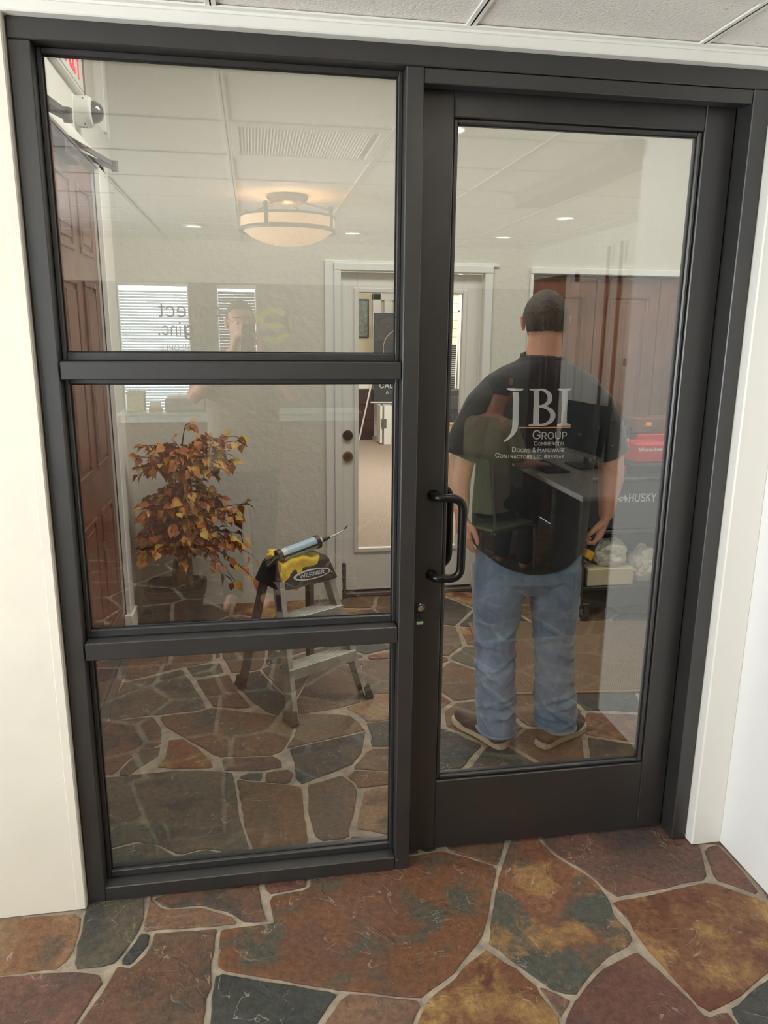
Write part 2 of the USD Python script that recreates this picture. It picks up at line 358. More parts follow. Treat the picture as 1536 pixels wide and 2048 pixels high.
stone_mat('stone_slate', SLATE, S(74, 74, 70), S(50, 54, 54))
stone_mat('stone_purple', PURPLE, S(130, 92, 78), S(88, 76, 74))
stone_mat('stone_gold', RUST, GOLD, S(110, 66, 46), (.48, .58))
stone_mat('stone_tan', TAN, S(146, 104, 76), S(112, 94, 76))
stone_mat('stone_pink', PINK, S(130, 94, 78), S(116, 94, 80))
stone_mat('stone_mixed', S(132, 88, 64), S(88, 88, 78), S(164, 126, 80), (.47, .56))
stone_mat('stone_umber', S(112, 88, 64), S(126, 96, 66), S(94, 84, 68))
stone_mat('stone_dusk', S(116, 96, 78), S(104, 84, 68), S(98, 90, 76))
stone_mat('stone_redbrown', S(112, 74, 62), S(130, 94, 70), S(100, 70, 62))
# woven mat
mat('rug_weave', {'tc': ('texture_coordinate', {}), 'w': ('wave_texture', {'wave_type': 'bands', 'bands_direction': 'diagonal', 'scale': 38, 'distortion': 1.5, 'detail': 2}), 'nz': ('noise_texture', {'scale': 90, 'detail': 3}),
                  'mx': ('mix_color', {'a': S(112, 92, 70), 'b': S(150, 126, 98)}), 'ad': ('math', {'math_type': 'multiply'}), 'bp': ('bump', {'distance': .004}), 'p': ('principled_bsdf', {'roughness': .95})},
    [('tc.object', 'w.vector'), ('tc.object', 'nz.vector'), ('w.fac', 'ad.value1'), ('nz.fac', 'ad.value2'), ('ad.value', 'mx.fac'), ('mx.result', 'p.base_color'), ('w.fac', 'bp.height'), ('bp.normal', 'p.normal')], 'p.BSDF')
# denim: faded patches, fine twill
mat('denim', {'tc': ('texture_coordinate', {}), 'mp': ('mapping', {'scale': (1, 1, .7)}), 'nz': ('noise_texture', {'scale': 11, 'detail': 7, 'roughness': .68, 'distortion': .4}), 'n2': ('noise_texture', {'scale': 420, 'detail': 2}),
              'r1': ('map_range', {'from_min': .35, 'from_max': .68, 'clamp': True}), 'mx': ('mix_color', {'a': S(96, 116, 140), 'b': S(132, 152, 172)}), 'm2': ('mix_color', {'blend_type': 'overlay', 'fac': .35}),
              'bn': ('noise_texture', {'scale': 26, 'detail': 5}), 'bp': ('bump', {'distance': .007, 'strength': .9}), 'p': ('principled_bsdf', {'roughness': .9, 'sheen_weight': .2})},
    [('tc.object', 'mp.vector'), ('mp.vector', 'nz.vector'), ('tc.object', 'n2.vector'), ('mp.vector', 'bn.vector'), ('nz.fac', 'r1.value'), ('r1.result', 'mx.fac'), ('mx.result', 'm2.a'), ('n2.color', 'm2.b'), ('m2.result', 'p.base_color'), ('bn.fac', 'bp.height'), ('bp.normal', 'p.normal')], 'p.BSDF')
# ---------------------------------------------------------------- floor: flagstones in grout
STONES = [
('tan', [(-0.545,-0.029),(-0.248,-0.025),(-0.021,-0.038),(-0.013,-0.093),(-0.016,-0.18),(-0.028,-0.235),(-0.187,-0.23),(-0.391,-0.211)]),
('green', [(0.002,-0.041),(0.002,-0.0),(0.161,-0.001),(0.166,-0.08),(0.162,-0.131),(0.114,-0.238),(0.084,-0.244),(0.01,-0.241),(0.004,-0.155)]),
('brown', [(0.198,-0.001),(0.505,0.024),(0.528,-0.137),(0.527,-0.15),(0.47,-0.144),(0.439,-0.104),(0.343,-0.051),(0.234,-0.046)]),
('pink', [(0.169,0.007),(0.191,0.003),(0.229,-0.051),(0.344,-0.059),(0.433,-0.109),(0.459,-0.145),(0.289,-0.139),(0.184,-0.132),(0.171,-0.102)]),
('redbrown', [(0.522,0.058),(0.662,0.048),(0.657,-0.026),(0.541,-0.035)]),
('rust', [(0.545,-0.043),(0.67,-0.038),(0.679,0.045),(0.857,0.043),(1.123,0.069),(1.281,-0.034),(1.226,-0.159),(1.182,-0.251),(1.147,-0.316),(1.041,-0.417),(0.931,-0.484),(0.686,-0.412),(0.535,-0.356),(0.401,-0.306),(0.403,-0.169),(0.562,-0.171)]),
('slate', [(0.15,-0.141),(0.196,-0.143),(0.192,-0.189),(0.18,-0.223),(0.154,-0.249),(0.134,-0.243)]),
('brown', [(0.207,-0.142),(0.387,-0.158),(0.377,-0.324),(0.369,-0.479),(0.369,-0.57),(0.04,-0.518),(0.067,-0.414),(0.112,-0.308),(0.124,-0.254),(0.162,-0.256),(0.188,-0.227),(0.202,-0.186)]),
('purple', [(-0.386,-0.224),(-0.184,-0.241),(0.044,-0.267),(0.084,-0.282),(0.09,-0.304),(0.044,-0.427),(0.024,-0.501),(-0.293,-0.464)]),
('slate', [(0.393,-0.32),(0.535,-0.367),(0.719,-0.432),(0.649,-0.523),(0.606,-0.595),(0.377,-0.558),(0.378,-0.471)]),
('pink', [(0.742,-0.445),(0.84,-0.469),(0.835,-0.469),(0.931,-0.497),(0.89,-0.562),(0.834,-0.631),(0.625,-0.598),(0.676,-0.528)]),
('green', [(0.886,-0.461),(0.911,-0.442),(0.947,-0.441),(0.985,-0.458),(0.958,-0.486),(0.917,-0.482)]),
('redbrown', [(1.143,0.077),(1.188,0.182),(1.367,0.154),(1.343,0.073),(1.29,-0.025),(1.219,0.022)]),
('mixed', [(1.367,0.066),(1.403,0.134),(1.476,0.123),(1.469,0.064),(1.487,0.003),(1.566,-0.133),(1.585,-0.216),(1.569,-0.301),(1.585,-0.381),(1.569,-0.401),(1.465,-0.443),(1.384,-0.502),(1.337,-0.541),(1.285,-0.507),(1.254,-0.472),(1.171,-0.335),(1.224,-0.204),(1.264,-0.119),(1.311,-0.029)]),
('purple', [(1.48,0.062),(1.524,0.145),(2.07,0.136),(2.011,-0.004),(2.005,-0.045),(1.974,-0.119),(1.943,-0.187),(1.752,-0.208),(1.62,-0.216),(1.596,-0.165),(1.577,-0.108),(1.498,0.008)]),
('purple', [(2.024,-0.054),(2.072,-0.055),(2.076,-0.186),(2.066,-0.28),(1.97,-0.192)]),
('gold', [(1.596,-0.238),(1.699,-0.24),(1.94,-0.211),(2.068,-0.324),(2.113,-0.387),(2.017,-0.512),(1.91,-0.547),(1.748,-0.623),(1.659,-0.645),(1.635,-0.533),(1.606,-0.399),(1.612,-0.324)]),
('gold', [(1.154,-0.364),(1.206,-0.438),(1.239,-0.5),(1.255,-0.564),(1.263,-0.601),(1.253,-0.656),(1.224,-0.694),(0.853,-0.634),(0.9,-0.563),(0.955,-0.5),(1.032,-0.45),(1.099,-0.394)]),
('pink', [(1.262,-0.504),(1.315,-0.556),(1.276,-0.591),(1.263,-0.562)]),
('redbrown', [(1.324,-0.571),(1.384,-0.519),(1.456,-0.478),(1.57,-0.437),(1.612,-0.547),(1.64,-0.651),(1.708,-0.66),(1.702,-0.735),(1.68,-0.767),(1.249,-0.698),(1.28,-0.624)]),
('slate', [(1.725,-0.647),(1.826,-0.598),(1.916,-0.56),(2.016,-0.576),(1.845,-0.793),(1.699,-0.77),(1.715,-0.694)]),
('brown', [(-0.163,1.845),(-0.19,1.981),(0.036,1.965),(0.274,1.845),(0.281,1.739),(0.127,1.69),(-0.049,1.608),(-0.136,1.564)]),
('green', [(0.159,1.68),(0.317,1.698),(0.339,1.589),(0.201,1.552)]),
('green', [(-0.133,1.545),(-0.038,1.573),(0.127,1.65),(0.178,1.524),(0.274,1.229),(0.248,1.197),(0.121,1.191),(0.039,1.187),(-0.142,1.168),(-0.158,1.362)]),
('brown', [(0.22,1.515),(0.372,1.548),(0.41,1.38),(0.485,1.185),(0.314,1.227)]),
('purple', [(0.334,1.82),(0.354,1.935),(0.566,1.939),(0.548,1.661),(0.525,1.6),(0.421,1.582),(0.39,1.586)]),
('slate', [(0.425,1.552),(0.528,1.576),(0.593,1.393),(0.68,1.186),(0.686,1.078),(0.619,1.09),(0.558,1.144),(0.485,1.272),(0.427,1.411)]),
('pink', [(0.544,1.593),(0.6,1.646),(0.743,1.648),(1.05,1.571),(0.994,1.164),(0.825,1.116),(0.698,1.099),(0.682,1.223),(0.606,1.405)]),
('brown', [(-0.165,1.149),(-0.065,1.157),(0.042,1.163),(0.095,1.049),(0.103,0.918),(0.036,0.889),(-0.014,0.825),(-0.05,0.717),(-0.092,0.719),(-0.152,0.937)]),
('green', [(-0.045,0.716),(-0.012,0.81),(0.043,0.873),(0.105,0.893),(0.108,0.83),(0.061,0.771),(0.004,0.704)]),
('rust', [(0.079,1.152),(0.129,1.168),(0.249,1.179),(0.306,1.208),(0.457,1.147),(0.558,1.111),(0.657,1.065),(0.677,1.022),(0.649,0.886),(0.614,0.791),(0.562,0.765),(0.365,0.785),(0.334,0.804),(0.279,0.876),(0.201,0.965),(0.117,1.074)]),
('gold', [(0.143,0.948),(0.205,0.943),(0.265,0.864),(0.311,0.77),(0.338,0.706),(0.221,0.723),(0.122,0.744),(0.147,0.833)]),
('brown', [(0.373,0.761),(0.425,0.767),(0.561,0.755),(0.601,0.726),(0.607,0.67),(0.545,0.661),(0.486,0.661),(0.418,0.672),(0.386,0.681)]),
('green', [(0.44,0.62),(0.472,0.637),(0.525,0.633),(0.529,0.589),(0.481,0.601)]),
('brown', [(0.539,0.579),(0.554,0.637),(0.633,0.639),(0.651,0.614),(0.634,0.56),(0.61,0.556)]),
('green', [(-0.106,0.696),(-0.083,0.696),(0.038,0.699),(0.146,0.7),(0.272,0.69),(0.411,0.657),(0.423,0.551),(0.44,0.385),(0.459,0.269),(0.479,0.18),(0.417,0.169),(0.388,0.194),(0.342,0.213),(0.301,0.208),(0.25,0.193),(0.214,0.228),(0.169,0.266),(0.1,0.288),(0.045,0.273),(-0.025,0.258)]),
('green', [(-0.023,0.249),(0.047,0.263),(0.102,0.277),(0.17,0.257),(0.215,0.218),(0.251,0.183),(0.302,0.198),(0.342,0.202),(0.388,0.184),(0.413,0.162),(0.409,0.063),(0.007,0.092)]),
('rust', [(0.438,0.603),(0.563,0.561),(0.671,0.514),(0.672,0.369),(0.678,0.204),(0.668,0.161),(0.666,-0.001),(0.501,0.001),(0.489,0.159),(0.47,0.294)]),
('pink', [(0.707,0.521),(0.839,0.569),(0.877,0.504),(0.883,0.434),(0.829,0.238),(0.819,0.189),(0.733,0.189),(0.713,0.227),(0.698,0.333)]),
('tan', [(0.922,0.462),(1.019,0.461),(1.119,0.449),(1.053,0.139),(0.97,0.187),(0.858,0.241),(0.885,0.336)]),
('pink', [(0.853,0.191),(0.959,0.146),(1.048,0.112),(1.025,0.004),(0.684,0.02),(0.69,0.154),(0.731,0.168)]),
('slate', [(0.65,0.796),(0.978,0.887),(0.938,0.721),(0.891,0.649),(0.683,0.542),(0.651,0.601),(0.67,0.664)]),
('mixed', [(0.669,0.989),(0.698,1.093),(0.771,1.081),(0.885,1.057),(0.934,1.041),(0.968,0.959),(0.987,0.867),(0.985,0.817),(0.94,0.721),(0.91,0.68),(0.831,0.63),(0.732,0.584),(0.674,0.617),(0.648,0.695),(0.625,0.737),(0.628,0.796),(0.653,0.882)]),
('slate', [(1.004,0.957),(1.11,0.968),(1.153,0.969),(1.114,0.762),(1.073,0.758),(0.996,0.77),(1.008,0.849)]),
('pink', [(0.985,0.745),(1.069,0.735),(1.129,0.729),(1.102,0.588),(1.041,0.579),(0.891,0.614),(0.941,0.676)]),
('pink', [(0.713,1.285),(0.907,1.256),(0.904,1.169),(0.889,1.093),(0.784,1.1),(0.699,1.117)]),
('tan', [(0.927,1.183),(0.966,1.229),(1.163,1.217),(1.224,1.208),(1.182,0.996),(1.113,0.983),(1.003,0.98),(0.973,1.068),(0.931,1.115)]),
('pink', [(0.747,1.316),(0.793,1.601),(0.975,1.627),(1.233,1.611),(1.301,1.601),(1.227,1.226),(1.166,1.235),(0.959,1.244),(0.918,1.21),(0.905,1.274)]),]
fl = thing('floor', kind='structure')
part('grout_bed', cbox((-1.9, -4.85, -.04), (3.2, .02, -.005), 0), 'grout', fl)
part('grout_bed', cbox((-.3, .02, -.04), (3.9, 2.66, -.005), 0), 'grout', fl)
def stone_mesh(poly, k, step=.045, amp=.006):
    """A slab from a polygon: chipped outline, sloped rim, slightly uneven top."""
    c = np.array(poly.exterior.segmentize(step).coords)[:-1]
    if len(c) > 90: c = np.array(poly.exterior.segmentize(poly.length/80).coords)[:-1]
    v3 = np.c_[c, np.full(len(c), k*3.1)]
    c = c + amp*(np.stack([noise(v3, 28, 1), noise(v3, 28, 2)], 1) - .5)*2
    p = Polygon(c).buffer(0)
    if p.geom_type != 'Polygon': p = max(p.geoms, key=lambda g: g.area)
    rim = p.buffer(-.004)
    if rim.is_empty or rim.geom_type != 'Polygon': rim = p
    p = shapely.geometry.polygon.orient(p); rim = shapely.geometry.polygon.orient(rim)
    n = max(8, min(90, len(p.exterior.coords)-1)); t = np.arange(n)/n
    # matched rings by arc position nearest to the outline
    o = np.array([p.exterior.interpolate(s, True).coords[0] for s in t]); L = rim.exterior
    i = np.array([L.interpolate(L.project(Point(q))).coords[0] for q in o])
    dz = (nrs.rand()-.5)*.002
    V = np.vstack([np.c_[o, np.full(n, -.02)], np.c_[o, np.full(n, -.0022+dz)], np.c_[i, np.full(n, dz)]])
    f = []
    for r in range(2):
        for j in range(n):
            a, b, c2, d = r*n+j, r*n+(j+1) % n, (r+1)*n+(j+1) % n, (r+1)*n+j; f += [[a, b, c2], [a, c2, d]]
    top = m3.triangulate([i.astype(np.float64)], 1e-6)
    f = np.vstack([np.array(f), np.array(top) + 2*n])
    return V, f
taken = None; placed = []
for k, (m, q) in enumerate(STONES):
    p = Polygon(q).buffer(0).buffer(.0035, join_style='mitre')
    if taken is not None: p = p.difference(taken.buffer(.012))
    if p.geom_type != 'Polygon': p = max(p.geoms, key=lambda g: g.area) if not p.is_empty else p
    if p.area < .0015: continue
    placed.append((m, p)); taken = p if taken is None else taken.union(p)
tb = taken.buffer(.014)
def fill(region, n, seed):
    """Irregular stones for the rest: relaxed Voronoi cells cut round the stones already laid."""
    r = np.random.RandomState(seed); x0, y0, x1, y1 = region.bounds; pts = r.rand(n, 2)*[x1-x0, y1-y0] + [x0, y0]
    for it in range(3):
        cells = shapely.voronoi_polygons(shapely.MultiPoint(pts), extend_to=region).geoms
        pts = np.array([[*(g.intersection(region).centroid.coords[0] if g.intersects(region) and g.intersection(region).area > 1e-6 else g.centroid.coords[0])] for g in cells])
        if it < 2: pts = pts*.75 + pts[r.permutation(len(pts))]*0 + .25*pts + (r.rand(*pts.shape)-.5)*.12
    for g in shapely.voronoi_polygons(shapely.MultiPoint(pts), extend_to=region).geoms:
        q = g.intersection(region).buffer(-.013).difference(tb)
        for s in (q.geoms if q.geom_type == 'MultiPolygon' else [q]):
            s = s.buffer(-.012).buffer(.012)
            if s.geom_type == 'Polygon' and s.area > .006: yield s
KINDS = ['rust', 'brown', 'green', 'purple', 'mixed', 'pink', 'redbrown', 'gold', 'tan', 'slate', 'brown', 'rust']
rest = [(sbox(-.19, .0, 3.85, 2.64), 120, 3), (sbox(-1.85, -1.6, 3.18, 0), 85, 5), (sbox(-1.85, -4.85, 3.18, -1.6), 150, 8)]
placed += [(KINDS[(i*7+i//5) % 12], s) for i, s in enumerate(fill(rest[0][0], rest[0][1], 3))]
placed += [(KINDS[(i*5+i//7) % 12], s) for i, s in enumerate(fill(rest[1][0], rest[1][1], 5))]
INSIDE = {'rust': 'umber', 'pink': 'dusk', 'redbrown': 'brown', 'purple': 'dusk', 'mixed': 'umber'}
for k, (m, p) in enumerate(placed):
    m = INSIDE.get(m, m) if p.centroid.y > .05 else m
    part('flagstone', stone_mesh(p, k), 'stone_' + m, fl)
far = [stone_mesh(s, 900+i) for i, s in enumerate(fill(rest[2][0], rest[2][1], 8))]
part('far_flagstones', cat(*far), 'stone_brown', fl, kind='stuff')

# ---------------------------------------------------------------- the near room (the side the picture is taken from)
ZC = 2.455
struct('wall_front', cat(cbox((-1.9, -.02, 0), (-.032, .12, ZC+.06), 0), cbox((2.085, 0, -.03), (3.3, .1, ZC+.06), 0)), 'wall_cream')
struct('trim_1', cbox((-.032, -.0225, 0), (-.004, .05, 2.47), .003), 'wall_cream')
struct('trim_2', cat(cbox((-.034, -.03, 2.42), (2.09, .04, 2.4475), .003), cbox((-1.9, -.026, 2.4455), (2.09, .0, 2.46), .001)), 'trim_white')
struct('trim_3', cbox((1.983, -.036, 0), (2.092, .05, 2.42), .004), 'trim_white')
struct('wall_right', cbox((2.09, -.75, 0), (2.19, .0, ZC+.05), .003), 'wall_white')
struct('wall_side', cat(cbox((3.18, -4.03, -.05), (3.28, .0, ZC+.06), 0), cbox((3.18, -4.95, 2.19), (3.28, -4.03, ZC+.06), 0), cbox((3.28, -4.97, -.05), (3.30, -4.0, 2.3), 0)), 'wall_white')
# ceiling: lay-in tiles in a white grid
ce = thing('ceiling', kind='structure')
TX = [-1.9] + [.47+.6335*k for k in range(-3, 5)] + [3.18]; TY = [-.022] + [-.31-.565*k for k in range(8)] + [-4.85]
GR = (4, 3)
for i in range(len(TX)-1):
    for j in range(len(TY)-1):
        if TX[i+1] > TX[i]+.05 and TX[i] < 3.1 and (i, j) != (4, 2):
            tx0, tx1, ty0, ty1, tz = TX[i]+.004, min(TX[i+1], 3.18)-.004, TY[j+1]+.004, TY[j]-.004, ZC+.006+.002*nrs.rand()
            cut = [Point(p).buffer(.062, 16) for p in DOWN if tx0-.07 < p[0] < tx1+.07 and ty0-.07 < p[1] < ty1+.07]
            part('ceiling_tile', shift(extrude_poly(sbox(tx0, ty0, tx1, ty1).difference(unary_union(cut)), .016), (0, 0, tz)) if cut else cbox((tx0, ty0, tz), (tx1, ty1, ZC+.022), .002), 'tile_white', ce)
for x in TX[1:-1]: part('grid_tee', cat(cbox((x-.013, -4.85, ZC), (x+.013, -.045, ZC+.005), .001), cbox((x-.002, -4.85, ZC), (x+.002, -.045, ZC+.03), 0)), 'grid_white', ce)
for y in TY[1:-1]: part('grid_tee', cbox((-1.9, y-.013, ZC+.0006), (3.18, y+.013, ZC+.0056), .001), 'grid_white', ce)
part('wall_angle', cat(cbox((-1.9, -.046, ZC-.001), (2.09, -.018, ZC+.004), .001), cbox((2.07, -.75, ZC-.001), (2.092, -.04, ZC+.004), .001)), 'grid_white', ce)
part('ceiling_soffit', cbox((2.005, -2.06, 2.392), (2.20, -.752, ZC-.002), .003), 'soffit_grey', ce)
part('ceiling_deck', cbox((-2.0, -4.95, ZC+.06), (3.3, .1, ZC+.12), 0), 'tile_white', ce)
# back wall with two windows, left wall with a wide one
def wall_with_holes(axis, at, th, u0, u1, z0, z1, holes):
    """Wall in the plane axis = at; holes = (u0, u1, z0, z1)."""
    r = sbox(u0, z0, u1, z1)
    for h in holes: r = r.difference(sbox(h[0], h[2], h[1], h[3]))
    m = extrude_poly(r, th)
    return place(m, (0, at+th, 0), (1, 0, 0), (0, 0, 1)) if axis == 'y' else place(m, (at, 0, 0), (0, 1, 0), (0, 0, 1))
WA, WB, WS = (-.60, .0, 1.0, 2.107), (.24, .586, 1.3, 2.095), (-3.4, -1.0, .7, 2.25)
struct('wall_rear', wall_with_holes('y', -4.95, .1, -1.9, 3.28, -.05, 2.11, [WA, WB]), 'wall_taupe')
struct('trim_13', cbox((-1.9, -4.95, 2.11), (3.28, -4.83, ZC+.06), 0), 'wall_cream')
struct('wall_side', wall_with_holes('x', -2.0, .1, -4.95, .12, -.05, ZC+.05, [WS]), 'wall_cream')
def blind_window(name, W, y, slatmat, tilt, label, n_pitch=.025):
    w = thing(name, label, 'window', ((W[0]+W[1])/2, y, W[2]), kind='structure')
    part('window_frame', cat(*frame4(W[0]-.03, W[1]+.03, W[2]-.03, W[3]+.03, y-.06, y+.004, .04)), 'trim_white', w)
    part('glass_pane', cbox((W[0]+.01, y-.075, W[2]+.01), (W[1]-.01, y-.07, W[3]-.01), 0), 'pane_clear', w)
    n = int((W[3]-W[2]-.06)/n_pitch); c, s = math.cos(tilt)*.0125, math.sin(tilt)*.0125; t = .0005
    for k in range(n):
        z = W[2]+.03+k*n_pitch; yy = y-.03
        v = np.array([[xx, yy+a*c+b*t, z+a*s-b*t*.3] for xx in (W[0]+.012, W[1]-.012) for a in (-1, 1) for b in (-1, 1)])
        part('blind_slat', trimesh.convex.convex_hull(v), slatmat, w)
    part('head_rail', cbox((W[0]+.01, y-.045, W[3]-.03), (W[1]-.01, y-.015, W[3]-.004)), 'trim_white', w)
    for x in (W[0]+.12, W[1]-.12): part('ladder_cord', cyl((x, y-.016, W[2]), (x, y-.016, W[3]-.02), .0012, 6), 'trim_white', w)
    return w
blind_window('window_2', WA, -4.86, 'blind_white', -.75, 'window behind the photographer with bright white mini blinds')
blind_window('window_3', WB, -4.86, 'blind_dark', -1.1, 'narrow window with grey blinds closed, right of the bright blinds in the reflection')
w4 = thing('window_4', 'wide window on the side wall of the near room', 'window', (-1.95, -2.2, .7), kind='structure')
part('window_frame', cat(*[place(man(f), (-1.99, 0, 0), (0, 1, 0), (0, 0, 1)) for f in []], cbox((-1.99, -3.4, .7), (-1.9, -3.34, 2.25)), cbox((-1.99, -1.06, .7), (-1.9, -1.0, 2.25)), cbox((-1.99, -3.34, .7), (-1.9, -1.06, .76)), cbox((-1.99, -3.34, 2.19), (-1.9, -1.06, 2.25)), cbox((-1.98, -2.22, .76), (-1.91, -2.18, 2.19))), 'trim_white', w4)
part('glass_pane', cbox((-1.955, -3.34, .76), (-1.95, -1.06, 2.19), 0), 'pane_clear', w4)

# ---------------------------------------------------------------- the lobby beyond the glass
struct('wall_lobby_front', cat(cbox((-.3, .02, 2.47), (3.9, .1, 3.36), 0), cbox((2.19, .1, 0), (3.9, .12, 2.47), 0)), 'wall_plaster')
struct('ceiling_lobby', cbox((-.4, .0, 3.3), (3.95, 2.7, 3.36), 0), 'tile_white')
struct('wall_lobby_left', cat(wall_with_holes('x', -.30, .11, .1, 2.62, -.04, 2.71, [(.2, 2.04, -.1, 2.47)]), cbox((-.3, .1, 3.18), (-.19, 2.62, 3.3), 0)), 'wall_plaster')
struct('trim_4', cat(cbox((-.2, 2.04, 0), (-.165, 2.17, 2.50), .004), cbox((-.2, .1, 2.47), (-.165, 2.2, 2.53), .004), cbox((-.2, 2.17, 0), (-.178, 2.36, 2.55), .003), cbox((-.2, 2.02, 0), (-.155, 2.19, .17), .004)), 'trim_white')
struct('wall_transom', cat(cbox((-.31, .1, 2.71), (-.27, 2.62, 3.2), 0), cbox((-.27, 2.12, 2.71), (-.22, 2.39, 3.2), 0)), 'wall_plaster')
struct('trim_5', cat(cbox((-.27, 2.39, 2.71), (-.175, 2.46, 3.2), .004), cbox((-.27, 2.46, 2.71), (-.19, 2.6, 3.2), .004)), 'trim_white')
struct('trim_6', cat(cbox((-.275, 1.93, 2.712), (-.23, 2.02, 3.2), .003), cbox((-.275, 2.02, 2.712), (-.215, 2.12, 3.2), .003)), 'wood_brown')
struct('wall_lobby_back', wall_with_holes('y', 2.60, .1, -.3, 3.9, -.04, 3.3, [(1.05, 1.98, -.1, 2.075), (2.27, 3.6, -.1, 2.07)]), 'wall_plaster')
struct('wall_lobby_right', cbox((3.85, .1, -.04), (3.95, 2.7, 3.3), 0), 'wall_plaster')
struct('trim_7', cat(cbox((.975, 2.585, 0), (1.03, 2.602, 2.1), .003), cbox((1.03, 2.575, 0), (1.072, 2.64, 2.1), .004), cbox((1.96, 2.575, 0), (2.012, 2.64, 2.1), .004), cbox((1.03, 2.572, 2.062), (2.012, 2.64, 2.105), .004), cbox((.975, 2.585, 2.1), (2.05, 2.602, 2.12), .003)), 'paint_white')
struct('trim_8', cat(cbox((2.255, 2.575, 2.068), (3.62, 2.61, 2.106), .004), cbox((2.255, 2.582, 0), (2.274, 2.64, 2.07), .003)), 'paint_white')
struct('trim_9', cbox((1.03, 2.61, .001), (1.98, 2.72, .03), .006), 'threshold_grey')

# office seen through the white door
struct('floor_office', cbox((-.6, 2.7, -.06), (6.5, 10.6, .0), 0), 'carpet')
struct('ceiling_office', cbox((-.6, 2.7, 2.95), (6.5, 10.6, 3.0), 0), 'tile_white')
struct('wall_office_back', cbox((-.6, 10.5, 0), (6.5, 10.6, 3.0), 0), 'wall_office')
struct('wall_office_left', cbox((-.7, 2.7, 0), (-.6, 10.6, 3.0), 0), 'wall_office')
struct('wall_office_right', cbox((6.5, 2.7, 0), (6.6, 10.6, 3.0), 0), 'wall_office')
struct('wall_closet', cat(cbox((2.1, 2.95, 0), (3.95, 3.0, 2.95), 0), cbox((2.1, 2.7, 0), (2.15, 3.0, 2.95), 0), cbox((3.9, 2.7, 0), (3.95, 3.0, 2.95), 0)), 'wall_office')
struct('trim_10', cat(cbox((2.47, 10.4, 0), (2.60, 10.5, 2.3), .004), cbox((2.66, 10.42, 0), (2.79, 10.5, 2.3), .004), cbox((2.47, 10.4, 2.2), (3.3, 10.5, 2.3), .004)), 'trim_white')

# ---------------------------------------------------------------- window_1: the fixed glazed frame; door_1: the glass door
W_ = 1.979; H_ = 2.42; J = .0495; DP = .115
w1 = thing('window_1', 'tall fixed sidelight in three panes, black metal frame left of the glass door', 'window', (W_/2, .05, 0), kind='structure')
part('left_jamb', cbox((.0, 0, .002), (J, DP, H_-.0485), .0025), 'bronze', w1)
part('right_jamb', cat(cbox((1.929, 0, .002), (W_, DP, H_-.0485), .0025), cbox((1.912, .118, .002), (1.929, .135, H_-.06), .001)), 'bronze', w1)
part('mullion', cat(cbox((.9515, 0, .002), (.9985, DP, H_-.0485), .0025), cbox((.9985, .118, .002), (1.012, .135, H_-.06), .001)), 'bronze', w1)
part('head_rail', cat(cbox((0, 0, H_-.048), (W_, DP, H_), .0025), cbox((.9985, .004, H_-.085), (1.929, .05, H_-.0492), .002)), 'bronze', w1)
part('sill_rail', cbox((J, 0, .002), (.9515, DP, .0495), .0025), 'bronze', w1)
for z0, z1 in ((1.583, 1.630), (.797, .849)): part('glazing_rail', cbox((J+.003, -.001, z0), (.9485, DP, z1), .0025), 'bronze', w1)
for z0, z1 in ((.0495, .797), (.849, 1.583), (1.63, H_-.048)):
    part('glazing_bead', cat(*frame4(J, .9515, z0, z1, .045, .06, .012, .002, wb=.022, wt=.014)), 'bronze', w1)
    part('gasket', cat(*frame4(J+.010, .9515-.010, z0+.012, z1-.012, .058, .064, .005, .0005, wb=.013)), 'gasket', w1)
    part('glass_pane', cbox((J+.004, .064, z0+.004), (.9515-.004, .07, z1-.004), 0), 'pane', w1)
for p in ((.955, .0, .10),): part('screw', cyl((.957, -.001, .04), (.957, .0015, .04), .004, 10), 'chrome', w1)

d1 = thing('door_1', 'black framed full glass entrance door with tubular pull handles', 'door', (1.464, .09, 0), kind='structure')
DX0, DX1, DY0, DY1, DZ0, DZ1 = 1.002, 1.926, .07, .115, .012, H_-.06
GX0, GX1, GZ0, GZ1 = 1.112, 1.819, .282, 2.262
part('lock_stile', cbox((DX0, DY0, DZ0), (GX0-.014, DY1, DZ1), .003), 'bronze_door', d1)
part('hinge_stile', cbox((GX1+.014, DY0, DZ0), (DX1, DY1, DZ1), .003), 'bronze_door', d1)
part('top_rail', cbox((GX0-.014, DY0, GZ1+.014), (GX1+.014, DY1, DZ1), .003), 'bronze_door', d1)
part('bottom_rail', cbox((GX0-.014, DY0, DZ0), (GX1+.014, DY1, GZ0-.014), .003), 'bronze_door', d1)
part('glazing_bead', cat(*frame4(GX0-.014, GX1+.014, GZ0-.014, GZ1+.014, DY0+.008, DY1-.004, .014, .004)), 'bronze_door', d1)
part('gasket', cat(*frame4(GX0-.003, GX1+.003, GZ0-.003, GZ1+.003, .087, .098, .005, .0005)), 'gasket', d1)
part('glass_pane', cbox((GX0-.006, .089, GZ0-.006), (GX1+.006, .095, GZ1+.006), 0), 'pane', d1)
def pull(y0, sgn, zt, zb):
    """Offset pull: leaves the stile, bends sideways over the glass, runs down and returns."""
    x0, x1, d = 1.064, 1.143, .055*sgn
    pts = [(x0, y0, zt), (x0, y0+d*.75, zt), (x1, y0+d, zt), (x1, y0+d, zb), (x0, y0+d*.75, zb), (x0, y0, zb)]
    h = part('pull_handle', sweep(fillet(pts, .038, 8), .0128, 16), 'handle_black', d1, smooth=50)
    for z in (zt, zb): part('handle_rose', cyl((x0, y0, z), (x0, y0+.004*sgn, z), .0175, 20, ch=.001), 'handle_black', h)
pull(DY0, -1, 1.236, .987); pull(DY1, 1, 1.236, .987)
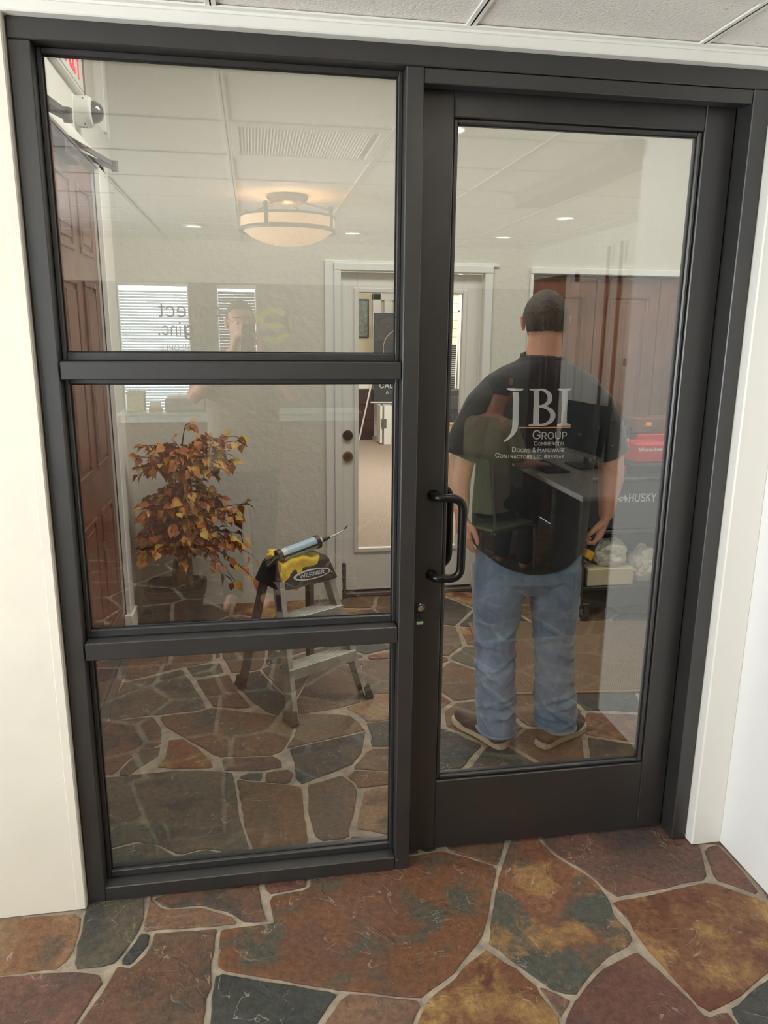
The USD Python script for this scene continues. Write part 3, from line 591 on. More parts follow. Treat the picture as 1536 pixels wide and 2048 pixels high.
part('lock_cylinder', cat(lathe([(0, 0), (.016, 0), (.0155, .006), (.012, .009), (0, .009)], (1.032, DY0+.001, .880), 24, (0, -1, 0))), 'bronze', d1)
part('cylinder_plug', cat(lathe([(0, 0), (.0085, 0), (.0085, .011), (.007, .0115), (.003, .0115), (.0025, .0100), (0, .0100)], (1.032, DY0, .880), 20, (0, -1, 0))), 'chrome', d1)
lk = part('lock_indicator', cbox((1.020, DY0-.004, .842), (1.045, DY0+.001, .862), .001), 'plastic_dark', d1)
part('indicator_window', cbox((1.028, DY0-.0052, .848), (1.035, DY0-.0035, .857), .0005), 'gasket', lk)
lb = part('door_sticker', cbox((1.022, DY0-.0008, .824), (1.043, DY0+.0004, .834), .0002), 'sticker_green', d1, label='small pale green sticker under the lock')
part('floor_sweep', cbox((DX0+.01, DY0+.01, .006), (DX1-.01, DY1-.01, .014), .001), 'gasket', d1)
# ================================================================ doors
def panel_door(path, x0, x1, z0, z1, face, th, panels, m, ax='y', out=-1):
    """Leaf in the xz plane (ax y) or the yz plane (ax x) at face, its raised panels and their mouldings as parts. out: side the panels show on."""
    def B(a0, a1, b0, b1, c0, c1, ch):
        return cbox((a0, c0, b0), (a1, c1, b1), ch) if ax == 'y' else cbox((c0, a0, b0), (c1, a1, b1), ch)
    part('door_leaf', B(x0, x1, z0, z1, face, face - out*th, .003), m, path)
    for a0, a1, b0, b1 in panels:
        mo = []
        for (p0, p1, q0, q1) in ((a0, a1, b0, b0+.022), (a0, a1, b1-.022, b1), (a0, a0+.022, b0+.022, b1-.022), (a1-.022, a1, b0+.022, b1-.022)): mo.append(B(p0, p1, q0, q1, face-out*.001, face+out*.010, .005))
        part('panel_moulding', cat(*mo), m, path)
        part('raised_panel', B(a0+.045, a1-.045, b0+.045, b1-.045, face-out*.001, face+out*.008, .006), m, path)
# white door at the back, full glass
d2 = thing('door_2', 'white door with one large clear pane, in the lobby back wall behind the step ladder', 'door', (1.515, 2.65, 0), kind='structure')
X0, X1, A0, A1, B0, B1 = 1.076, 1.956, 1.178, 1.842, .325, 1.945
for nm, b in (('hinge_stile', ((A1, 2.63, .045), (X1, 2.675, 2.056))), ('lock_stile', ((X0, 2.63, .045), (A0, 2.675, 2.056))), ('top_rail', ((A0, 2.63, B1), (A1, 2.675, 2.056))), ('bottom_rail', ((A0, 2.63, .045), (A1, 2.675, B0)))): part(nm, cbox(*b, .002), 'door_white', d2)
part('pane_frame', cat(*frame4(A0-.022, A1+.022, B0-.022, B1+.022, 2.619, 2.633, .028, .004)), 'door_white', d2)
part('glass_pane', cbox((A0, 2.65, B0), (A1, 2.656, B1), 0), 'pane_clear', d2)
for z, m, l in ((1.072, 'knob_dark', 'black round deadbolt'), (.938, 'brass', 'brass round lock cylinder')):
    k = part('deadbolt', lathe([(0, 0), (.033, 0), (.033, .006), (.029, .016), (.026, .020), (0, .020)], (1.117, 2.63, z), 28, (0, -1, 0)), m, d2, smooth=40, label=l)
    part('keyhole', cbox((1.115, 2.608, z-.009), (1.119, 2.6101, z+.009), .0005), 'gasket', k)
part('door_holder', cat(cbox((1.078, 2.612, .12), (1.102, 2.632, .235), .003), cyl((1.09, 2.600, .035), (1.09, 2.612, .20), .010, 14), cyl((1.09, 2.602, .012), (1.09, 2.602, .04), .014, 14)), 'brown_metal', d2, label='brown kick-down door holder')
part('door_sweep', cbox((X0, 2.634, .030), (X1, 2.672, .046), .002), 'gasket', d2)
# red-brown double doors on the left wall, arms of their closers above
for i, (ya, yb) in enumerate(((.215, 1.122), (1.128, 2.035))):
    dl = thing('door_3' if i == 0 else 'door_4', ('near' if i == 0 else 'far') + ' leaf of the tall red-brown panelled wood doors on the left lobby wall', 'door', (-.22, (ya+yb)/2, 0), kind='structure')
    w2 = (yb-ya)/2; ps = []
    for q in (0, 1):
        a = ya + .11 + q*(w2-.04)
        ps += [(a, a+w2-.18, .22, .86), (a, a+w2-.18, 1.06, 1.92), (a, a+w2-.18, 2.04, 2.34)]
    panel_door(dl, ya, yb, .03, 2.462, -.205, .045, ps, 'wood_red', 'x', 1)
    part('kick_plate', cbox((-.206, ya+.02, .035), (-.2025, yb-.02, .17), .001), 'threshold_grey', dl)
    yc = (.40 if i == 0 else 1.30)
    part('closer_body', cbox((-.206, yc, 2.385), (-.155, yc+.24, 2.445), .006), 'brown_metal', dl)
    ex = np.array([.0, .60, 2.36] if i == 0 else [.0, 1.44, 2.374]); e1, e2 = ([-.165, .42, 2.455], [-.165, .50, 2.41]) if i == 0 else ([-.165, 1.33, 2.452], [-.165, 1.36, 2.41])
    part('closer_arm', cat(bar(e1, ex, .020, .010, (0, 0, 1)), bar(e2, ex - [0, 0, .012], .020, .008, (0, 0, 1)), cyl(ex - [0, 0, .025], ex + [0, 0, .016], .014, 12)), 'brown_metal', dl)
struct('trim_11', cat(cbox((-.24, .2, .0), (-.19, 2.04, .028), .004), cbox((-.19, .2, .0), (-.15, 2.04, .012), .004)), 'threshold_grey')
# brown folding closet door at the back right
d5 = thing('door_5', 'brown panelled wood folding door behind the standing man', 'door', (2.9, 2.66, 0), kind='structure')
for k in range(3):
    a = 2.28 + k*.437; panel_door(d5, a, a+.431, .02, 2.06, 2.63, .035, [(a+.07, a+.361, .18, .92), (a+.07, a+.361, 1.06, 1.95)], 'wood_brown', 'y', -1)

# ================================================================ on the left lobby wall
es = thing('exit_sign', 'exit sign with red letters above the left lobby doors', 'exit sign', (-.21, 1.53, 2.71))
part('housing', cbox((-.255, 1.25, 2.712), (-.165, 1.80, 2.95), .008), 'sign_face', es)
part('face_plate', cbox((-.167, 1.275, 2.732), (-.161, 1.775, 2.93), .002), 'sign_face', es)
part('lettering', text('EXIT', .145, (-.1612, 1.53, 2.762), (0, 1, 0), (0, 0, 1), .002, 'c', True, fit=.40), 'red_glow', es)
part('mounting_plate', cbox((-.275, 1.45, 2.76), (-.250, 1.61, 2.90), .003), 'sign_face', es)
dc = thing('dome_camera', 'white dome security camera on the left lobby wall under the exit sign', 'camera', (-.19, 1.705, 2.63))
cc = np.array([-.192, 1.705, 2.635])
part('housing', lathe([(0, 0), (.069, 0), (.069, .004), (.064, .006), (.064, .060), (.058, .072), (.047, .076), (0, .076)], cc, 40, (1, 0, 0)), 'cam_white', dc, smooth=35)
part('dome', lathe([(.0465, .074), (.046, .082), (.042, .096), (.034, .109), (.022, .117), (.010, .1205), (0, .121)], cc, 32, (1, 0, 0)), 'cam_dome', dc, smooth=60)
part('printed_label', cat(*[cbox((cc[0]+.016+.013*i, cc[1]-.004-.0105*j, cc[2]-.0646), (cc[0]+.025+.013*i, cc[1]+.003-.0105*j, cc[2]-.0625), 0) for i in range(3) for j in range(2)]), 'plastic_dark', dc)
for a in (.6, 2.4, 4.2): part('screw', cyl(cc + [.045, .0635*math.cos(a), .0635*math.sin(a)], cc + [.045, .0655*math.cos(a), .0655*math.sin(a)], .003, 8), 'gasket', dc)

# ================================================================ potted tree with autumn leaves
pt = thing('potted_tree', 'artificial autumn tree with orange and gold leaves in a dark pot by the back wall', 'plant', (.06, 2.30, 0))
PC = np.array([.055, 2.33])
def sq(z, a, n=40): return ell((PC[0], PC[1], z), a, a*.92, n, 5)
part('pot', rings([sq(.002, .125), sq(.012, .132), sq(.20, .160), sq(.205, .172), sq(.238, .174), sq(.238, .158), sq(.205, .152)]), 'pot', pt, smooth=35)
part('soil', rings([sq(.19, .150), sq(.207, .152), sq(.214, .08)]), 'soil', pt, smooth=True)
tr1 = fillet([(.085, 2.31, .20), (.09, 2.30, .42), (.135, 2.28, .70), (.125, 2.27, .95), (.15, 2.27, 1.08)], .12, 6)
tr2 = fillet([(.135, 2.32, .20), (.14, 2.31, .45), (.11, 2.30, .62)], .1, 5)
tr3 = fillet([(.04, 2.33, .20), (.06, 2.32, .42), (.10, 2.29, .60)], .1, 5)
part('trunk', cat(sweep(tr1, np.linspace(.030, .013, len(tr1)), 12), sweep(tr2, np.linspace(.016, .011, len(tr2)), 10), sweep(tr3, np.linspace(.014, .010, len(tr3)), 10)), 'trunk', pt, smooth=50)
def leaf_mesh(L, W, fold, curl):
    """Ovate leaf with a drawn-out tip along +x: two rows either side of a folded midrib."""
    xs = [0, .16, .38, .62, .82, 1.0]; ws = [0, .34, .5, .36, .13, 0]
    V = []
    for x, w in zip(xs, ws):
        z = -curl*x*x; V += [(x*L, w*W, z*L + fold*w*W), (x*L, 0, z*L), (x*L, -w*W, z*L + fold*w*W)]
    f = []
    for i in range(5):
        a = i*3
        for s in (0, 1): f += [[a+s, a+s+1, a+s+4], [a+s, a+s+4, a+s+3]]
    V = np.array(V); V2 = np.vstack([V, V + [0, 0, -.0006]]); f = np.array(f)
    return V2, np.vstack([f, f[:, ::-1] + len(V)])
LV = [leaf_mesh(.058, .052, .25, .25), leaf_mesh(.050, .042, .45, .4), leaf_mesh(.062, .048, .15, .55), leaf_mesh(.044, .038, .35, .15)]
LR = random.Random(21); leaf_spots = []; twigs = []
def leaf_at(p, d, roll=None):
    x = norm(d); y = np.cross([0, 0, 1.0], x)
    y = norm(y if np.linalg.norm(y) > .05 else [0, 1, 0]); a = LR.uniform(-1, 1) if roll is None else roll
    z = np.cross(x, y); y2 = math.cos(a)*y + math.sin(a)*z; Mx = np.eye(4); Mx[:3, 0], Mx[:3, 1], Mx[:3, 2], Mx[:3, 3] = x, y2, np.cross(x, y2), p
    leaf_spots.append(Mx)
def spray(root, tip, droop, n):
    """A twig from root to tip with leaves hanging along its outer part."""
    root, tip = np.array(root, float), np.array(tip, float); mid = (root+tip)/2 + [0, 0, droop]
    t = np.linspace(0, 1, 7)[:, None]; c = (1-t)**2*root + 2*t*(1-t)*mid + t*t*tip
    twigs.append(sweep(c, np.linspace(.0042, .0016, 7), 5, False))
    for k in range(n):
        u = LR.uniform(.35, 1.0) if k else 1.0; q = (1-u)**2*root + 2*u*(1-u)*mid + u*u*tip
        dr = norm(tip-root)*.55 + np.array([LR.uniform(-.7, .7), LR.uniform(-.75, .35), LR.uniform(-.95, .12)])
        o = q + norm(dr)*LR.uniform(.004, .03) + np.array([0, 0, LR.uniform(-.012, .004)])
        twigs.append(sweep([q, (q+o)/2 + [0, 0, .004], o], .0012, 4, False)); leaf_at(o, dr)
TIERS = [((.15, 2.26, .98), .26, .16, .10, 34, 10), ((.135, 2.27, .80), .20, .10, .02, 14, 8), ((.13, 2.28, .66), .31, .13, .06, 42, 10), ((.11, 2.29, .52), .33, .12, -.02, 42, 10)]
for (c, R, H, lift, n, nl) in TIERS:
    for k in range(n):
        a = 2*PI*(k*.618 % 1) + LR.uniform(-.2, .2); r = R*LR.uniform(.5, 1.05); dy = .62*r*math.sin(a)
        tip = (max(-.095, c[0] + r*math.cos(a)), min(2.56, c[1] + dy), c[2] + lift*LR.uniform(-.6, 1.3) + H*LR.uniform(-.75, .8)*(1-.45*r/R))
        spray(np.array(c) + [0, 0, LR.uniform(-.06, .06)], tip, .05+.05*LR.random(), nl)
for tip in ((.175, 2.24, 1.20), (.44, 2.22, 1.13), (.47, 2.24, 1.10), (-.07, 2.2, 1.09), (-.10, 2.22, 1.02), (.50, 2.2, .74), (.51, 2.18, .44), (.50, 2.16, .32), (.40, 2.14, .31), (-.10, 2.16, .62), (-.10, 2.16, .5), (.33, 2.12, .36)):
    spray((.135, 2.27, max(.55, tip[2]-.12)), tip, .07, 6)
part('branches', cat(*twigs), 'twig', pt, smooth=True, kind='stuff')
order = sorted(range(len(leaf_spots)), key=lambda i: leaf_spots[i][1, 3]); rest_leaves = []
for rank, i in enumerate(order):
    u = LR.random(); inner = leaf_spots[i][1, 3] > 2.30
    m = 'leaf_brown' if (inner and u < .22) or u < .06 else 'leaf_rust' if u < .38 else 'leaf_orange' if u < .80 else 'leaf_gold'
    lm = xf(LV[i % 4], leaf_spots[i] @ np.diag([*(LR.uniform(.8, 1.2),)*3, 1]))
    if rank < 296: part('leaf', lm, m, pt, smooth=True)
    else: rest_leaves.append((m, lm))
for m in ('leaf_rust', 'leaf_brown', 'leaf_orange', 'leaf_gold'):
    g = [x for k, x in rest_leaves if k == m]
    if g: part('foliage', cat(*g), m, pt, smooth=True, kind='stuff')

# ================================================================ aluminium step ladder
sl = thing('step_ladder', 'short aluminium step ladder with black plastic top cap in the lobby', 'step ladder', (.73, 1.32, 0))
UX = norm((.37, .211, 0)); UY = norm((-.211, .37, 0))          # across the steps; towards the back
FL, FR, BL, BR = np.array([.663, 1.007, 0]), np.array([1.033, 1.218, 0]), np.array([.432, 1.415, 0]), np.array([.802, 1.626, 0])
TFL, TFR, TBL, TBR = np.array([.615, 1.135, .625]), np.array([.858, 1.275, .625]), np.array([.555, 1.262, .60]), np.array([.790, 1.398, .60])
def channel(a, b, w, d, inward, m=.0022):
    """U channel rail from a to b: web w wide along UY, flanges d deep towards inward."""
    a, b = np.array(a, float), np.array(b, float); t = norm(b-a); s = norm(UY - t*np.dot(UY, t)); n = np.cross(t, s); n = n if np.dot(n, inward) > 0 else -n
    L = np.linalg.norm(b-a); c = (a+b)/2
    return cat(obox(c, (L, w, .0025), t, s, .0008), obox(c + s*(w/2-.0015) + n*d/2, (L, .003, d), t, s, .0008), obox(c - s*(w/2-.0015) + n*d/2, (L, .003, d), t, s, .0008))
for nm, a, b, inn in (('front_rail', FL, TFL, UX), ('front_rail', FR, TFR, -UX), ('rear_rail', BL, TBL, UX), ('rear_rail', BR, TBR, -UX)):
    f = nm == 'front_rail'; w = .062 if f else .040
    part(nm, channel(a + norm(b-a)*.022, b, w, .024, inn), 'alum' if f else 'alum_dull', sl)
    ft = norm(b-a); part('foot', cat(obox(a + ft*.030 + [0, 0, .002], (.055, w+.012, .034), ft, UY, .003), obox(a + ft*.010, (.016, w+.022, .040), (0, 0, 1), UY, .003)), 'rubber', sl)
def on(a, b, z): return a + (b-a)*(z/b[2])
for z in (.245, .465):
    l, r = on(FL, TFL, z), on(FR, TFR, z); mid = (l+r)/2; W = np.linalg.norm(r-l); ax = norm(r-l)
    st = part('step', cat(obox(mid + UY*.005, (W, .085, .003), ax, UY, .001), obox(mid - UY*.0375 + [0, 0, -.024], (W+.006, .003, .050), ax, UY, .001), obox(mid + UY*.0475 + [0, 0, -.014], (W, .003, .030), ax, UY, .001)), 'alum', sl)
    part('tread_ribs', cat(*[obox(mid + UY*(.005-.036+.012*k) + [0, 0, .0025], (W-.01, .004, .003), ax, UY, .0008) for k in range(7)]), 'alum', st)
    part('rivet', cat(*[cyl(p - UY*.034 + s*ax*.001, p - UY*.037 + s*ax*.001, .004, 8) for p, s in ((l+[0, 0, -.02], 1), (r+[0, 0, -.02], -1))]), 'alum_dull', st)
lo = .215; l, r = on(FL, TFL, lo), on(FR, TFR, lo)
for a, b in ((on(FL, TFL, .06), l + (r-l)*.38), (on(FR, TFR, .10), r + (l-r)*.42)): part('brace', bar(a + [0, 0, .0], b, .022, .006, UY), 'alum', sl)
for z in (.30,): part('rear_brace', bar(on(BL, TBL, z), on(BR, TBR, z), .024, .005, (0, 0, 1)), 'alum_dull', sl)
for a, b in ((on(FL, TFL, .33), on(BL, TBL, .33)), (on(FR, TFR, .33), on(BR, TBR, .33))): part('spreader', bar(a, b, .018, .004, (0, 0, 1)), 'alum_dull', sl)
CC = np.array([.712, 1.285, 0])
def capring(z, a, b, n=48): 
    e = ell((0, 0, z), a, b, n, 6); return np.c_[CC[:2] + e[:, :1]*UX[:2] + e[:, 1:2]*UY[:2], e[:, 2]]
capm = rings([capring(.592, .165, .125), capring(.596, .168, .128), capring(.680, .140, .095), capring(.690, .132, .088), capring(.686, .115, .072), capring(.684, .05, .03)])
cp = part('top_cap', capm, 'plastic_black', sl, smooth=35)
# emblem on the cap's front face: a white ring and the maker's word in it
n_ = norm(np.cross(UX, norm(np.array([UY[0]*.033, UY[1]*.033, .084])))); upc = norm(np.array([UY[0]*.033, UY[1]*.033, .084])); oc = CC + np.array([0, 0, .637]) - UY*.1125 + n_*.0012 + UX*.012
ringp = affinity.scale(Point(0, 0).buffer(1, 40), .100, .0235).difference(affinity.scale(Point(.004, -.001).buffer(1, 40), .089, .0175))
part('emblem', cat(place(extrude_poly(ringp, .001), oc, UX, upc), text('WERNER', .0165, oc - upc*.008, UX, upc, .001, 'c', True, fit=.135)), 'grey_print', cp)
part('maker_sticker', cat(obox(on(FL, TFL, .535) - UX*.0016 - UY*.006, (.075, .040, .0006), norm(TFL-FL), UY, .0001)), 'label_blue', sl, label='blue and white label')
part('barcode_sticker', cat(obox(on(FL, TFL, .478) - UX*.0016 - UY*.006, (.034, .038, .0006), norm(TFL-FL), UY, .0001)), 'cart_white', sl)
# caulking tool and yellow cloth on the cap
cg = thing('caulking_gun', 'caulking tool with pale blue cartridge lying on the ladder top cap', 'caulking gun', (.72, 1.25, .69))
ga, gb = np.array([.640, 1.20, .728]), np.array([.815, 1.275, .766]); gd = norm(gb-ga); gs = norm(np.cross([0, 0, 1], gd)); gu = np.cross(gd, gs)
part('cartridge', lathe([(0, 0), (.025, 0), (.0275, .003), (.0275, .045), (.0275, .182), (.024, .187), (0, .187)], ga, 28, gd), 'cart_white', cg, smooth=40)
part('cartridge_label', lathe([(.0277, .030), (.0281, .031), (.0281, .176), (.0277, .177)], ga, 28, gd), 'cart_blue', cg, smooth=40)
part('cradle', cat(lathe([(.020, .180), (.0315, .180), (.0315, .198), (.020, .198)], ga, 24, gd), lathe([(.020, -.018), (.0315, -.018), (.0315, .004), (.020, .004)], ga, 24, gd), bar(ga + gs*.030 - gd*.01, gb + gs*.030 + gd*.005, .012, .004, gu), bar(ga - gs*.029 - gd*.01, gb - gs*.029 + gd*.005, .010, .004, gu)), 'plastic_dark', cg)
part('nozzle_collar', cat(cyl(gb - gd*.008, gb + gd*.022, .014, 16, ch=.002), cyl(gb + gd*.022, gb + gd*.048, .010, 6), cyl(gb+gd*.048, gb+gd*.062, .006, 12)), 'plastic_black', cg)
part('valve_ring', cyl(gb + gd*.010, gb + gd*.018, .0152, 16), 'cart_white', cg)
np_ = [gb + gd*.058, gb + gd*.105 + gu*.002, gb + gd*.135 + gu*.007, gb + gd*.155 + gu*.018]
part('nozzle', sweep(fillet(np_, .03, 4), np.linspace(.0045, .0022, len(fillet(np_, .03, 4))), 10), 'cart_white', cg, smooth=50)
part('nozzle_tip', sweep([np_[3] - (np_[3]-np_[2])*.5, np_[3], np_[3] + norm(np_[3]-np_[2])*.012], [.0034, .0036, .002], 8), 'plastic_black', cg)
part('trigger_handle', cat(bar(ga - gd*.016, ga - gd*.085 - gs*.018 - gu*.022, .020, .018, gs, .004), bar(ga - gd*.012 - gu*.01, ga - gd*.060 + gs*.030 - gu*.024, .016, .010, gs, .003), cyl(ga - gd*.02, ga - gd*.09 + gu*.004, .004, 10)), 'plastic_dark', cg)
def cloth(name, outline_c, rad, seed, label, zt, mname):
    """Crumpled cloth: a ruffled sheet with thickness, some of it hanging over the cap's edge."""
    n, rr = 44, 15; V = []
    for i in range(rr):
        for j in range(n):
            a = 2*PI*j/n; u = i/(rr-1); r = u*(rad[0] + .25*rad[0]*math.sin(3*a+seed) + .16*rad[0]*math.sin(5*a+1.3*seed))
            x, y = r*math.cos(a), r*math.sin(a)*rad[1]/rad[0]; p = outline_c[:2] + UX[:2]*x + UY[:2]*y
            ly = float(np.dot(p - CC[:2], UY[:2])); lx = float(np.dot(p - CC[:2], UX[:2])); z = zt + .004
            over = max(0, -.088-ly, -.135-lx)
            if over > 0: z -= over*2.0; p = p + (UY[:2] if -.088-ly > -.135-lx else UX[:2])*over*.72 - UY[:2]*.006
            q = np.array([[p[0], p[1], z]]); amp = .022*(1-.25*u)*min(1, 4*(1-over*8) if over < .125 else .3)
            wv = (noise(q, 24, seed)[0] + .6*abs(noise(q, 50, seed+3)[0]-.5)) * amp
            V.append([p[0] - (UY[0]*wv*.7 if over > .02 else 0), p[1] - (UY[1]*wv*.7 if over > .02 else 0), z + (wv*(1.4 if over < .02 else .2))])
    V = np.array(V); f = []
    for i in range(rr-1):
        for j in range(n):
            a, b, c, d = i*n+j, i*n+(j+1) % n, (i+1)*n+(j+1) % n, (i+1)*n+j; f += [[a, c, b], [a, d, c]]
    f = np.array(f); m = len(V); V2 = np.vstack([V, V - [0, 0, .0025]])
    rim = [[(rr-1)*n+j, (rr-1)*n+(j+1) % n, m+(rr-1)*n+(j+1) % n] for j in range(n)] + [[(rr-1)*n+j, m+(rr-1)*n+(j+1) % n, m+(rr-1)*n+j] for j in range(n)]
    return np.vstack([V2]), np.vstack([f, f[:, ::-1]+m, np.array(rim)[:, ::-1]])
solo('yellow_cloth', cat(cloth('c', CC - UX*.062 - UY*.055, (.098, .088), 2.1, '', .690, ''), cloth('c', CC - UX*.095 + UY*.02, (.052, .050), 4.4, '', .708, '')), 'cloth_yellow', 'crumpled yellow cloth draped over the ladder top cap', 'cloth', smooth=True)

# ================================================================ the mat
rg = thing('door_mat', 'brown woven floor mat beside the standing man', 'mat', (2.3, 1.5, 0))
rq = np.array([(1.675, 1.125), (1.775, 2.06), (3.05, 1.90), (2.95, 1.0)])
part('weave', extrude_poly(Polygon(rq).buffer(-.02), .009), 'rug_weave', rg)
part('binding', extrude_poly(Polygon(rq).difference(Polygon(rq).buffer(-.022)), .007), 'rug', rg)
# ================================================================ office things seen through the white door
pf = thing('framed_picture', 'dark framed picture on the office wall, seen through the white door', 'picture', (2.31, 10.47, 1.62))
part('frame', cat(*frame4(2.215, 2.415, 1.60, 2.21, 10.46, 10.50, .022, .004)), 'frame_dark', pf)
part('print', cbox((2.235, 10.475, 1.62), (2.395, 10.49, 2.19), .001), 'picture', pf)
ea = thing('easel', 'white three legged easel standing on the office carpet behind the black sign', 'easel', (2.6, 9.85, 0))
for a, b in (((2.18, 9.92, .0), (2.46, 9.955, 1.25)), ((3.02, 9.92, .0), (2.74, 9.955, 1.25)), ((2.6, 10.3, .0), (2.6, 9.97, 1.2))): part('leg', sweep([a, b], .014, 8), 'trim_white', ea)
part('ledge', cbox((2.36, 9.86, .60), (2.84, 9.93, .62), .003), 'trim_white', ea)
sg = thing('easel_sign', 'black sign board with a thin ring and white words on the office easel', 'sign', (2.6, 9.9, .62))
part('board', cbox((2.41, 9.88, .622), (3.22, 9.91, 1.985), .004), 'board_black', sg)
part('ring', place(extrude_poly(Point(0, 0).buffer(.31, 40).difference(Point(0, 0).buffer(.298, 40)), .002), (2.86, 9.879, 1.45), (1, 0, 0), (0, 0, 1)), 'gold_ring', sg)
part('lettering', cat(text('CAL', .085, (2.50, 9.8785, .835), depth=.002, bold=True), text('ATT', .06, (2.60, 9.8785, .735), depth=.002)), 'grey_print', sg)
dr = thing('dresser', 'dark red wooden chest of drawers at the far end of the office', 'chest of drawers', (2.1, 10.2, 0))
part('body', cbox((1.6, 9.98, .06), (2.43, 10.4, .80), .006), 'wood_dark', dr)
for k in range(3): 
    q = part('drawer', cbox((1.63, 9.965, .10+.235*k), (2.40, 9.982, .315+.235*k), .004), 'wood_dark', dr); part('handle', cat(cyl((1.95, 9.95, .21+.235*k), (2.08, 9.95, .21+.235*k), .008, 8)), 'brass', q)
part('base', cbox((1.62, 10.0, .0), (2.41, 10.38, .06), .003), 'wood_dark', dr)
pr = thing('printer', 'white printer on top of the dark red chest of drawers', 'printer', (2.1, 10.2, .80))
part('body', cbox((1.75, 10.0, .802), (2.40, 10.38, 1.26), .02), 'trim_white', pr); part('paper_tray', cbox((1.85, 9.96, 1.28), (2.36, 10.3, 1.31), .005), 'plastic_dark', pr); part('top_cover', cbox((1.78, 10.0, 1.262), (2.38, 10.36, 1.335), .02), 'trim_white', pr)
wd = thing('white_door', 'white inner office door standing open with a nickel hinge, under the black sign', 'door', (2.6, 9.4, 0))
part('door_leaf', cbox((2.44, 9.42, .02), (2.475, 9.75, .60), .003), 'trim_white', wd)
wd_ = wd
part('jamb', cbox((2.50, 9.40, .0), (2.62, 9.6, .605), .006), 'trim_white', wd); part('hinge', cbox((2.455, 9.39, .26), (2.535, 9.40, .40), .004), 'alum_dull', wd)
# right of the mullion: blinds, dark equipment, light wood cabinet
bl = thing('office_window', 'office window with dark blinds half raised, pale siding outside', 'window', (3.0, 7.2, 1.0))
part('siding', cat(*[cbox((2.6, 7.26, 1.55+.1*k), (3.06, 7.28+.004*(k % 2), 1.645+.1*k), .004) for k in range(8)]), 'wall_office', bl)
part('frame', cat(cbox((3.045, 7.18, 1.0), (3.075, 7.3, 2.4), .003), cbox((2.6, 7.2, 2.2), (3.07, 7.3, 2.26), .003)), 'trim_white', bl)
for k in range(22): part('blind_slat', cbox((2.6, 7.17, 1.02+.024*k), (3.03, 7.195, 1.0245+.024*k), .0008), 'trim_white', bl)
part('window_dark', cbox((2.6, 7.22, .98), (3.04, 7.24, 1.55), .002), 'board_black', bl)
eq = thing('office_machine', 'black office machine on the light wood cabinet', 'machine', (2.95, 7.0, .62))
part('body', cbox((2.75, 6.85, .645), (3.03, 7.12, 1.03), .01), 'plastic_black', eq); part('panel', cbox((2.78, 6.84, .80), (3.0, 6.852, .95), .003), 'plastic_dark', eq); part('switch', cbox((2.885, 6.835, .68), (2.895, 6.852, .74), .001), 'label_blue', eq)
cb = thing('wood_cabinet', 'light wood cabinet in the office behind the man', 'cabinet', (2.85, 7.0, 0))
part('body', cbox((2.65, 6.82, .06), (3.05, 7.18, .62), .005), 'wood_light', cb); part('top', cbox((2.63, 6.80, .62), (3.07, 7.18, .643), .004), 'wood_light', cb); part('plinth', cbox((2.68, 6.86, 0), (3.03, 7.16, .06), .002), 'wood_light', cb); part('cabinet_door', cbox((2.67, 6.808, .08), (3.03, 6.822, .60), .003), 'wood_light', cb)
st_ = thing('white_pole', 'white pole leaning beside the office window blinds', 'pole', (3.03, 7.0, .7))
part('pole', sweep([(3.0, 7.15, .645), (3.03, 7.16, 1.95)], .010, 8), 'trim_white', st_); part('pole_cap', ball((3.03, 7.16, 1.955), .014), 'plastic_dark', st_)

# ================================================================ people
def hand_m(w, d, n, th, curl, L=.19, spread=1.0, seg=14):
    """Palm and five bent fingers as hulls. w wrist, d towards the fingers, n out of the palm's face, th towards the thumb's side."""
    w, d, n, th = np.array(w, float), norm(d), norm(n), norm(th); s = L/.19; ms = []
    pal = [(w + th*.016*s, .019*s), (w - th*.016*s, .018*s), (w + d*.085*s + th*.030*s, .014*s), (w + d*.080*s - th*.034*s, .013*s)]
    ms.append(hullb(*pal, seg=seg))
    for k, (off, l, c) in enumerate(((.031, .074, curl), (.010, .082, curl*1.02), (-.011, .076, curl*1.05), (-.031, .060, curl*1.12))):
        p = w + d*.078*s + th*off*s; a = .25*c; r = .0098*s if k < 3 else .0086*s; fan = th*off*.9*spread
        for q, f in enumerate((.44, .32, .24)):
            dv = norm(d*math.cos(a) + n*math.sin(a) + fan); e = p + dv*l*f*s*1.05; ms.append(hullb((p, r), (e, r*.90), seg=seg)); p, r = e, r*.90; a += c*(.95 if q == 0 else .7)
    p = w + d*.022*s + th*.026*s; a = p + (d*.60 + th*.62 + n*.42)*.046*s; b = a + norm(d*.85 + th*.12 + n*.45*max(.3, curl))*.032*s; c2 = b + norm(d*.9 - th*.15 + n*.5*max(.2, curl))*.024*s
    ms += [hullb((w + d*.015*s, .018*s), (p, .016*s), (a, .0125*s), seg=seg), hullb((a, .0122*s), (b, .0105*s), seg=seg), hullb((b, .0105*s), (c2, .0088*s), seg=seg)]
    return ms
